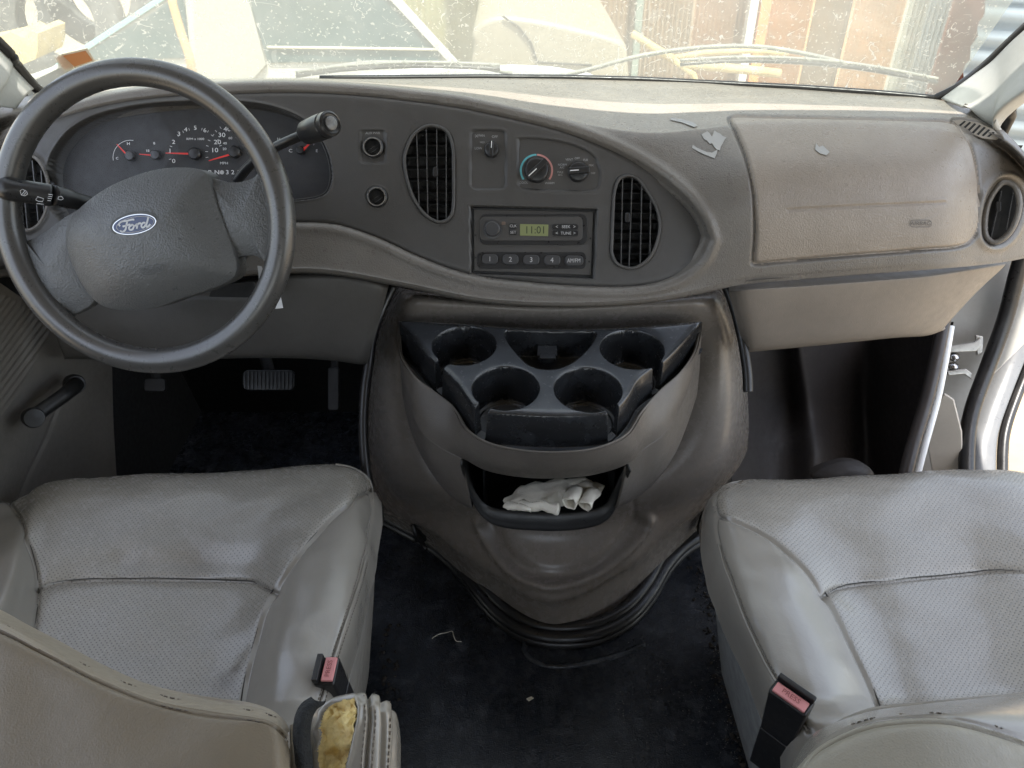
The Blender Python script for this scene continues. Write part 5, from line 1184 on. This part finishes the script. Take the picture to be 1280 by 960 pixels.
def puff(x, y, lines, depth=.007, w=7, gd=.004, gw=2.3):
    d = np.zeros(x.shape)
    for l in lines: g = seg_dist(x, y, l); d += -depth*np.exp(-g/w) - gd*np.exp(-(g/gw)**2)
    return d
def wr(P, s=1.0, seed=0):
    X, Y = P[..., 0]*60+seed, P[..., 1]*60
    return s*.0012*(np.sin(X*.7+np.sin(Y*.9)*1.6)+np.sin(Y*1.3+np.cos(X*.5)*2)*.7)
def dcm(x, y, P): 
    d = puff(x, y, [sl1, sl2, sl3], .006, 9) + puff(x, y, [pip], .0015, 5, .002, 2) + wr(P, .55)
    cre = np.exp(-(seg_dist(x, y, [(150, 706), (250, 700), (330, 704)])/14)**2); d += -.004*cre
    return d
P_l = [(-200, 560)] + [tuple(p) for p in sl1] + [(-200, 1050)]
P_r = [tuple(p) for p in sl2[::-1]] + [(468, 604), (520, 560), (560, 1050), (280, 1050)]
P_f = [(-50, 500), (500, 500), (500, 606)] + [tuple(p) for p in sl2[:52]][:0] + [(340, 738)] + [tuple(p) for p in sl3[::-1]]
P_f = [(-200, 400), (520, 400), (520, 600)] + [tuple(p) for p in sl2 if p[1] < 738] + [tuple(p) for p in sl3[::-1]] + [(-200, 731)]
splitsheet(['outer_bolster', 'inner_bolster', 'front_panel', 'center_panel'], DC, 520, 440, [M['leather'], M['leather'], M['lpf'], M['lpc']], drv, dcm, [P_l, P_r, P_f, None])
def seam_tube(name, parent, line, Zf, r, m_):
    pass
def on_net(C, line, lift=.0005, mod=None):
    P = net(C, 420, 380); N = normals(P); 
    x, y = proj(P)
    if mod is not None: P = P + N*mod(x, y, P)[..., None]; x, y = proj(P)
    out = []
    for a, b in line:
        i = np.argmin((x-a)**2+(y-b)**2); i = np.unravel_index(i, x.shape); out.append(P[i]+N[i]*lift)
    return np.array(out)
def smoothpath(p, k=3):
    q = p.copy()
    for _ in range(k): q[1:-1] = (q[:-2]+q[1:-1]*2+q[2:])/4
    return q
tube('piping', smoothpath(on_net(DC, pip, .0006, dcm)), .0022, M['leather'], drv, 8)
def stitches(parent, path, pitch=.0055, r=.0006, m_=None, name='stitching'):
    L_ = np.concatenate([[0], np.cumsum(np.linalg.norm(np.diff(path, axis=0), axis=1))]); n = int(L_[-1]/pitch); segs = []
    f = lambda s: np.array([np.interp(s, L_, path[:, k]) for k in range(3)])
    for k in range(n): segs.append([f(k*pitch), f(k*pitch+pitch*.6)])
    return kind(tubes(name, segs, r, m_ or M['thread'], parent, 4), 'stuff')
stitches(drv, smoothpath(on_net(DC, pip + np.array([-4, 0]), .0006, dcm)))
stitches(drv, smoothpath(on_net(DC, pip + np.array([4.5, 0]), .0006, dcm)))
def seam_line(parent, C_, ln, mod_): tube('seam_line', smoothpath(on_net(C_, ln, -.0012, mod_)), .0011, M['seamdark'], parent, 6)
M['seamdark'] = mat('seam_dark_thread', (.05, .047, .042), .8)  # dark thread lying in the seam grooves
for ln in (sl1[:52], sl2[:72], sl3): seam_line(drv, DC, ln, dcm)
# driver seat side skirt
SK = [[PZ(*p) for p in r] for r in (
 [(483, 655, .36), (478, 720, .385), (466, 780, .385), (452, 835, .385), (440, 890, .385)],
 [(485, 690, .30), (483, 750, .30), (476, 800, .30), (465, 850, .30), (455, 900, .30)],
 [(481, 730, .12), (478, 790, .12), (472, 840, .12), (470, 890, .12), (462, 960, .12)])]
def xw(r, x): return r
X0 = -.212
SKw = [[np.array([X0 - .004, y, .39]) for y in (.86, .8, .7, .6, .5, .38)], [np.array([X0-.028, y, .22]) for y in (.865, .8, .7, .6, .5, .38)], [np.array([X0-.058, y, .02]) for y in (.87, .8, .7, .6, .5, .38)]]
sheet('side_skirt', SKw, 60, 30, M['skirt'], drv, thick=.006)
box('base', (-.72, .40, .02), (-.29, .86, .36), M['blackmatte'], drv, .01)

# passenger cushion
PC = [
 rowpx([(878, 700, .22), (888, 680, .20), (930, 665, .20), (1000, 660, .20), (1100, 655, .20), (1200, 655, .20), (1290, 660, .20), (1360, 670, .20)]),
 rowpx([(873, 665, .33), (884, 635, .37), (925, 618, .38), (1000, 614, .38), (1100, 610, .38), (1200, 606, .38), (1290, 610, .38), (1360, 640, .36)]),
 rowpx([(877, 650, .39), (888, 620, .43), (920, 601, .445), (1000, 599, .445), (1100, 593, .445), (1200, 587, .445), (1290, 592, .445), (1360, 620, .42)]),
 rowpx([(876, 690, .39), (894, 634, .458), (932, 618, .468), (1010, 618, .462), (1100, 613, .462), (1200, 608, .462), (1300, 612, .465), (1370, 650, .42)]),
 rowpx([(886, 740, .39), (908, 690, .470), (960, 682, .475), (1030, 676, .447), (1110, 672, .445), (1210, 668, .445), (1310, 670, .46), (1390, 690, .42)]),
 rowpx([(905, 790, .39), (926, 745, .472), (985, 738, .480), (1055, 730, .432), (1120, 723, .430), (1215, 716, .430), (1320, 716, .45), (1410, 740, .42)]),
 rowpx([(930, 845, .39), (950, 800, .470), (1010, 800, .478), (1085, 795, .425), (1140, 790, .420), (1230, 782, .420), (1340, 780, .445), (1430, 800, .42)]),
 rowpx([(950, 895, .39), (972, 860, .462), (1035, 865, .472), (1110, 865, .42), (1160, 860, .415), (1250, 855, .415), (1360, 850, .44), (1450, 870, .42)]),
 rowpx([(975, 965, .39), (1000, 940, .455), (1060, 945, .465), (1140, 950, .42), (1190, 950, .42), (1280, 950, .42), (1380, 940, .44), (1470, 950, .42)]),
]
PC = [r + [r[-1] + V3(.03, 0, -.05), r[-1] + V3(.035, 0, -.24)] for r in PC]; PC.append([p + V3(0, -.02, -.26) for p in PC[-1]])
q1 = cr(np.array([(893, 643), (915, 647), (945, 660), (975, 678), (1005, 706), (1034, 742), (1052, 775), (1070, 812), (1088, 850), (1102, 885), (1125, 960)], float), 80)
q3 = cr(np.array([(1034, 742), (1044, 735), (1062, 730), (1120, 724), (1200, 716), (1240, 712), (1290, 712), (1400, 710)], float), 60)
qp = cr(np.array([(925, 600), (900, 612), (893, 630), (894, 660), (904, 700), (920, 745), (938, 790), (958, 830), (980, 868), (1010, 915)], float), 80)
def pcm(x, y, P):
    return puff(x, y, [q1, q3], .006, 9) + puff(x, y, [qp], .0015, 5, .002, 2) + wr(P, .5, 3)
Q_l = [tuple(p) for p in q1] + [(1125, 1100), (800, 1100), (800, 560), (905, 560), (893, 630)]
Q_f = [(893, 630), (893, 500), (1500, 500), (1500, 708)] + [tuple(p) for p in q3[::-1]] + [tuple(p) for p in q1[::-1] if p[1] < 742]
splitsheet(['inner_bolster', 'front_panel', 'center_panel'], PC, 520, 440, [M['leather'], M['leatherp'], M['leatherp']], pas, pcm, [Q_l, Q_f, None])
tube('piping', smoothpath(on_net(PC, qp, .0006, pcm)), .0022, M['leather'], pas, 8)
stitches(pas, smoothpath(on_net(PC, qp + np.array([4.5, 0]), .0006, pcm)))
for ln in (q1[:72], q3): seam_line(pas, PC, ln, pcm)
X1 = .300
s2 = [[PX_ for PX_ in (np.array([X1+.005+ (.9-y)*.09, y, .39]) for y in (.87, .8, .7, .6, .5, .38))], [np.array([X1 + .05 + (.9-y)*.06, y, .22]) for y in (.875, .8, .7, .6, .5, .38)], [np.array([X1 + .095 + (.9-y)*.03, y, .02]) for y in (.875, .8, .7, .6, .5, .38)]]
sheet('side_skirt', s2, 60, 30, mat('skirt_fabric_pale', (.34, .35, .34), .95, grain=1.0, gscale=900, mott=.2, mscale=40), pas, thick=.006)
box('base', (.43, .40, .02), (.80, .80, .36), M['blackmatte'], pas, .01)

# seat backs near the camera
DB_sil = [(-60, 742), (0, 768), (60, 800), (130, 835), (200, 862), (270, 878), (320, 886), (350, 897), (364, 915)]
def pd(l): return [PD(*p) for p in l]
r0 = pd([(-60, 790, .70), (0, 812, .69), (60, 835, .68), (130, 860, .67), (200, 882, .66), (270, 895, .65), (320, 903, .64), (350, 915, .63), (361, 930, .62)])
ra = pd([(-60, 745, .66), (0, 764, .655), (60, 795, .645), (130, 831, .635), (200, 860, .625), (270, 877, .615), (320, 885, .60), (350, 895, .59), (364, 912, .59)])
rb = pd([(-60, 752, .62), (0, 772, .61), (60, 804, .60), (130, 840, .59), (200, 867, .58), (270, 882, .57), (320, 890, .56), (348, 900, .555), (363, 918, .56)])
rc = pd([(-60, 768, .585), (0, 788, .578), (60, 818, .57), (130, 852, .56), (200, 878, .55), (270, 891, .545), (320, 898, .54), (346, 907, .54), (362, 925, .545)])
rd2 = pd([(-60, 850, .56), (0, 860, .555), (60, 880, .55), (130, 900, .54), (200, 912, .535), (270, 920, .53), (320, 925, .53), (345, 930, .53), (362, 945, .535)])
re = pd([(-60, 1060, .50), (0, 1060, .50), (60, 1060, .495), (130, 1060, .49), (200, 1060, .485), (270, 1060, .485), (320, 1060, .485), (345, 1060, .485), (362, 1060, .49)])
dps = cr(np.array([(-60, 766), (0, 787), (60, 817), (130, 851), (200, 877), (270, 890), (320, 897), (346, 906), (366, 925)], float), 80)
def dbm(x, y, P): return puff(x, y, [dps], .003, 8, .003, 1.6) + .4*wr(P, .7, 5) - .002*np.exp(-(seg_dist(x, y, dps + np.array([1.5, -7]))/1.4)**2)
P_top = [(-100, 600), (500, 600), (500, 925)] + [tuple(p) for p in dps[::-1]] + [(-100, 766)]
r00 = [p + V3(0, .02, -.30) for p in r0]
splitsheet(['backrest_edge', 'backrest_panel'], [r00, r0, ra, rb, rc, rd2, re], 220, 180, [mat('tan_leather_edge', (.33, .29, .23), .45, grain=.3, gscale=600, mott=.08), M['leathertan']], drv, dbm, [P_top, None])
DBC = [r00, r0, ra, rb, rc, rd2, re]
sidep = np.array([PD(*p) for p in [(361, 905, .60), (363, 912, .585), (363, 930, .55), (362, 1060, .49), (366, 1060, .75), (366, 960, .70)]])
prism('backrest_side', sidep, sidep + np.array([.006, 0, 0]), M['leathertan'], drv, bevel=.002)
stitches(drv, smoothpath(on_net(DBC, dps + np.array([2, -6.5]), .0006, dbm)), .006, .0006)
stitches(drv, smoothpath(on_net(DBC, dps + np.array([-1, 5]), .0004, dbm)), .006, .0005)

# armrest folded up beside it, torn open
ax_ = [366, 372, 382, 396, 412, 430, 450, 468, 484, 494, 499, 501]
yt = [925, 903, 887, 879, 876, 872, 866, 867, 875, 888, 908, 930]
dm = [.60, .588, .576, .568, .562, .558, .556, .558, .564, .574, .590, .61]
AR = [[PD(x, y+14, d+.05) for x, y, d in zip(ax_, yt, dm)], [PD(x, y, d+.014) for x, y, d in zip(ax_, yt, dm)], [PD(x, y+9, d+.002) for x, y, d in zip(ax_, yt, dm)],
      [PD(x, y+28, d-.006) for x, y, d in zip(ax_, yt, dm)], [PD(x, 975 + (y-880)*.2, d-.016) for x, y, d in zip(ax_, yt, dm)], [PD(x-2, 1080, d-.035) for x, y, d in zip(ax_, yt, dm)]]
tearp = [(404, 892), (410, 884), (418, 879), (428, 876), (443, 873.5), (447, 884), (446, 898), (442, 915), (438, 935), (432, 958), (425, 1100), (396, 1100), (398, 960), (397, 938), (401, 925), (398, 912), (402, 903)]
def armod(x, y, P):
    d = np.zeros(x.shape)
    for ln, dp_, w_ in (([(461, 862), (463, 900), (459, 940), (452, 1050)], .0045, 3), ([(479, 868), (481, 905), (479, 945), (474, 1050)], .004, 3), ([(492, 882), (494, 915), (492, 950), (488, 1050)], .002, 2)):
        d -= dp_*np.exp(-(seg_dist(x, y, ln)/w_)**2)
    s_ = sdf(x, y, tearp); d += np.where(s_ < 0, -.004*sst(0, -3, s_), .002*np.exp(-((s_-3)/3)**2))
    d += np.where(s_ < -2, .0011*np.sin(x*.35+np.sin(y*.21)*2)*np.cos(y*.23+x*.1), 0)
    d -= np.where(s_ < 0, .006*np.exp(-(seg_dist(x, y, [(408, 938), (420, 943), (432, 940)])/5)**2), 0)
    return d
splitsheet(['armrest_foam', 'armrest_cover'], AR, 260, 220, [M['foam'], M['leather']], drv, armod, [tearp, None])
crumple(bpy.data.objects['armrest_foam'], .0016, 110); crumple(bpy.data.objects['armrest_foam'], .0009, 380)
for ln in ([(455, 870), (457, 900), (453, 940), (446, 1050)], [(467, 868), (469, 900), (466, 940), (460, 1050)], [(486, 878), (487, 905), (485, 945), (480, 1050)]):
    stitches(drv, smoothpath(on_net(AR, cr(np.array(ln, float), 50), .0008, armod)), .0045, .0005)

# black strap between backrest and armrest
stp = cr(np.array([(394, 874), (383, 882), (376, 897), (374, 920), (377, 950), (382, 1040)], float), 30)
sv_ = []
s_in = [PD(x_+12, y_+3, .560-.0009*i) for i, (x_, y_) in enumerate(stp)]; s_out = [PD(x_-5, y_, .560-.0009*i) for i, (x_, y_) in enumerate(stp)]
s_mid = [(a+b)/2 + np.array([0, -.004, .003]) for a, b in zip(s_in, s_out)]
vs = net([s_out, s_mid, s_in], 60, 12)
stq = solid(grid_obj('black_strap', vs, mat('webbing', (.012, .014, .016), .85, grain=1, gscale=700), drv), .002)

# passenger backrest shoulder
w0 = pd([(985, 1000, .66), (1000, 960, .66), (1030, 930, .66), (1080, 908, .67), (1150, 900, .68), (1220, 893, .69), (1300, 890, .70), (1360, 892, .70)])
w1_ = pd([(980, 985, .60), (993, 948, .61), (1025, 912, .62), (1080, 890, .63), (1150, 881, .635), (1220, 874, .64), (1300, 868, .645), (1360, 870, .65)])
w2_ = pd([(980, 990, .56), (995, 953, .565), (1028, 920, .57), (1080, 899, .575), (1150, 888, .58), (1220, 886, .58), (1300, 892, .585), (1360, 900, .59)])
w3_ = pd([(981, 1000, .54), (998, 960, .54), (1030, 930, .545), (1085, 907, .55), (1150, 899, .55), (1200, 903, .55), (1260, 921, .55), (1330, 950, .55)])
w4_ = pd([(984, 1040, .52), (1003, 1000, .52), (1035, 965, .525), (1085, 940, .53), (1145, 932, .53), (1195, 938, .53), (1245, 955, .53), (1310, 985, .53)])
w5_ = pd([(990, 1150, .48), (1010, 1120, .48), (1040, 1100, .48), (1085, 1080, .48), (1140, 1080, .48), (1190, 1080, .48), (1240, 1090, .48), (1300, 1110, .48)])
pps = cr(np.array([(980, 985), (998, 958), (1030, 929), (1085, 906), (1150, 898), (1200, 902), (1260, 920), (1330, 949)], float), 80)
def pbm(x, y, P): return puff(x, y, [pps], .003, 8, .003, 1.6) + .4*wr(P, .8, 8) - .0015*np.exp(-(seg_dist(x, y, pps + np.array([0, -6]))/1.4)**2)
PBC = [w0, w1_, w2_, w3_, w4_, w5_]
PBC = [r + [r[-1] + V3(.07, 0, -.005), r[-1] + V3(.14, .01, -.03), r[-1] + V3(.17, .02, -.30)] for r in PBC]
PBC.insert(0, [p + V3(0, .02, -.30) for p in PBC[0]])
P_tp = [(900, 1200), (900, 600), (1500, 600), (1500, 949)] + [tuple(p) for p in pps[::-1]]
splitsheet(['backrest_edge', 'backrest_panel'], PBC, 220, 160, [M['leather'], mat('backrest_olive_vinyl', (.30, .28, .23), .45, grain=.3, gscale=600, mott=.06)], pas, pbm, [P_tp, None])
stitches(pas, smoothpath(on_net(PBC, pps + np.array([0, -6]), .0006, pbm)), .006, .0006)

# seat belt buckles
M['redprint'] = flatmat('press_print', (.35, .10, .10), .6)
def buckle(label, tp, d, xdir, up, w, h, t_):
    b_ = thing('seat_belt_buckle', label, 'seat belt buckle', 'seat belt buckles beside the cushions')
    c = PD(*tp, d); up = np.array(up, float); up /= np.linalg.norm(up); xd = np.array(xdir, float); xd -= up*(xd@up); xd /= np.linalg.norm(xd); nn = np.cross(xd, up); nn *= np.sign(nn @ (O-c))
    prof = [(-w/2, -h), (w/2, -h), (w/2, 0), (-w/2, 0)]
    base = np.array([c + xd*a + nn*b2 for a, b2 in ((-w/2*.85, -t_/2), (w/2*.85, -t_/2), (w/2*.85, t_/2), (-w/2*.85, t_/2))]) - up*h
    topq = np.array([c + xd*a + nn*b2 for a, b2 in ((-w/2, -t_/2), (w/2, -t_/2), (w/2, t_/2), (-w/2, t_/2))])
    prism('housing', base, topq, M['black'], b_, bevel=.003)
    q0 = np.array([c + xd*a + nn*b2 + up*.0005 for a, b2 in ((-w*.42, -t_*.12), (w*.42, -t_*.12), (w*.42, t_*.44), (-w*.42, t_*.44))])
    rb_ = prism('release_button', q0, q0 + up*.004, M['pinkbtn'], b_, bevel=.0012)
    lettering('press_print', [], Plane(c, up), M['redprint'], rb_, 0)if 0 else None
    tv, tf = textmesh('PRESS', .0085); xq = xd if xd[0] > 0 or abs(xd[0]) < .3 else -xd; yq = np.cross(up, xq)
    qc = q0.mean(0) + up*.0046; raw('press_print', [qc + xq*p[0] + yq*p[1] for p in tv], tf, M['redprint'], rb_, False)
    q1_ = np.array([c + xd*a + nn*b2 + up*.0005 for a, b2 in ((-w*.48, -t_*.50), (w*.48, -t_*.50), (w*.48, -t_*.22), (-w*.48, -t_*.22))])
    prism('latch_guard', q1_, q1_ + up*.009, M['black'], b_, bevel=.0012)
    prism('stalk', base - up*.09, base, M['black'], b_, bevel=.002)
    return b_
buckle('black seat belt buckle with faded pink button beside the driver cushion, above the torn armrest', (408, 838), .93, (.05, 1, 0), (-.08, -.12, 1), .036, .055, .026)
buckle('black seat belt buckle with faded pink button against the passenger cushion side', (990, 870), .86, (.72, -.70, 0), (-.06, -.10, 1), .046, .085, .024)
# ================================================================ give every thing and part its own origin
def bbox(o):
    if o.type != 'MESH' or not len(o.data.vertices): return None
    n = len(o.data.vertices); a = np.empty(n*3, np.float32); o.data.vertices.foreach_get('co', a); a = a.reshape(-1, 3); return a.min(0), a.max(0)
def allb(o):
    bs = [b for b in [bbox(o)] + [allb(c) for c in o.children] if b is not None]
    return (np.min([b[0] for b in bs], 0), np.max([b[1] for b in bs], 0)) if bs else None
def settle(o, origin):
    b = allb(o)
    if b is None: return
    c = (b[0]+b[1])/2
    if o.parent is None: c[2] = b[0][2]
    c = Vector([float(v) for v in c])
    o.location = c - origin
    if o.type == 'MESH': o.data.transform(Matrix.Translation(-c))
    for ch in o.children: settle(ch, c)
for o in [o for o in S.objects if o.parent is None and o.type in ('MESH', 'EMPTY')]:
    settle(o, Vector((0, 0, 0)))
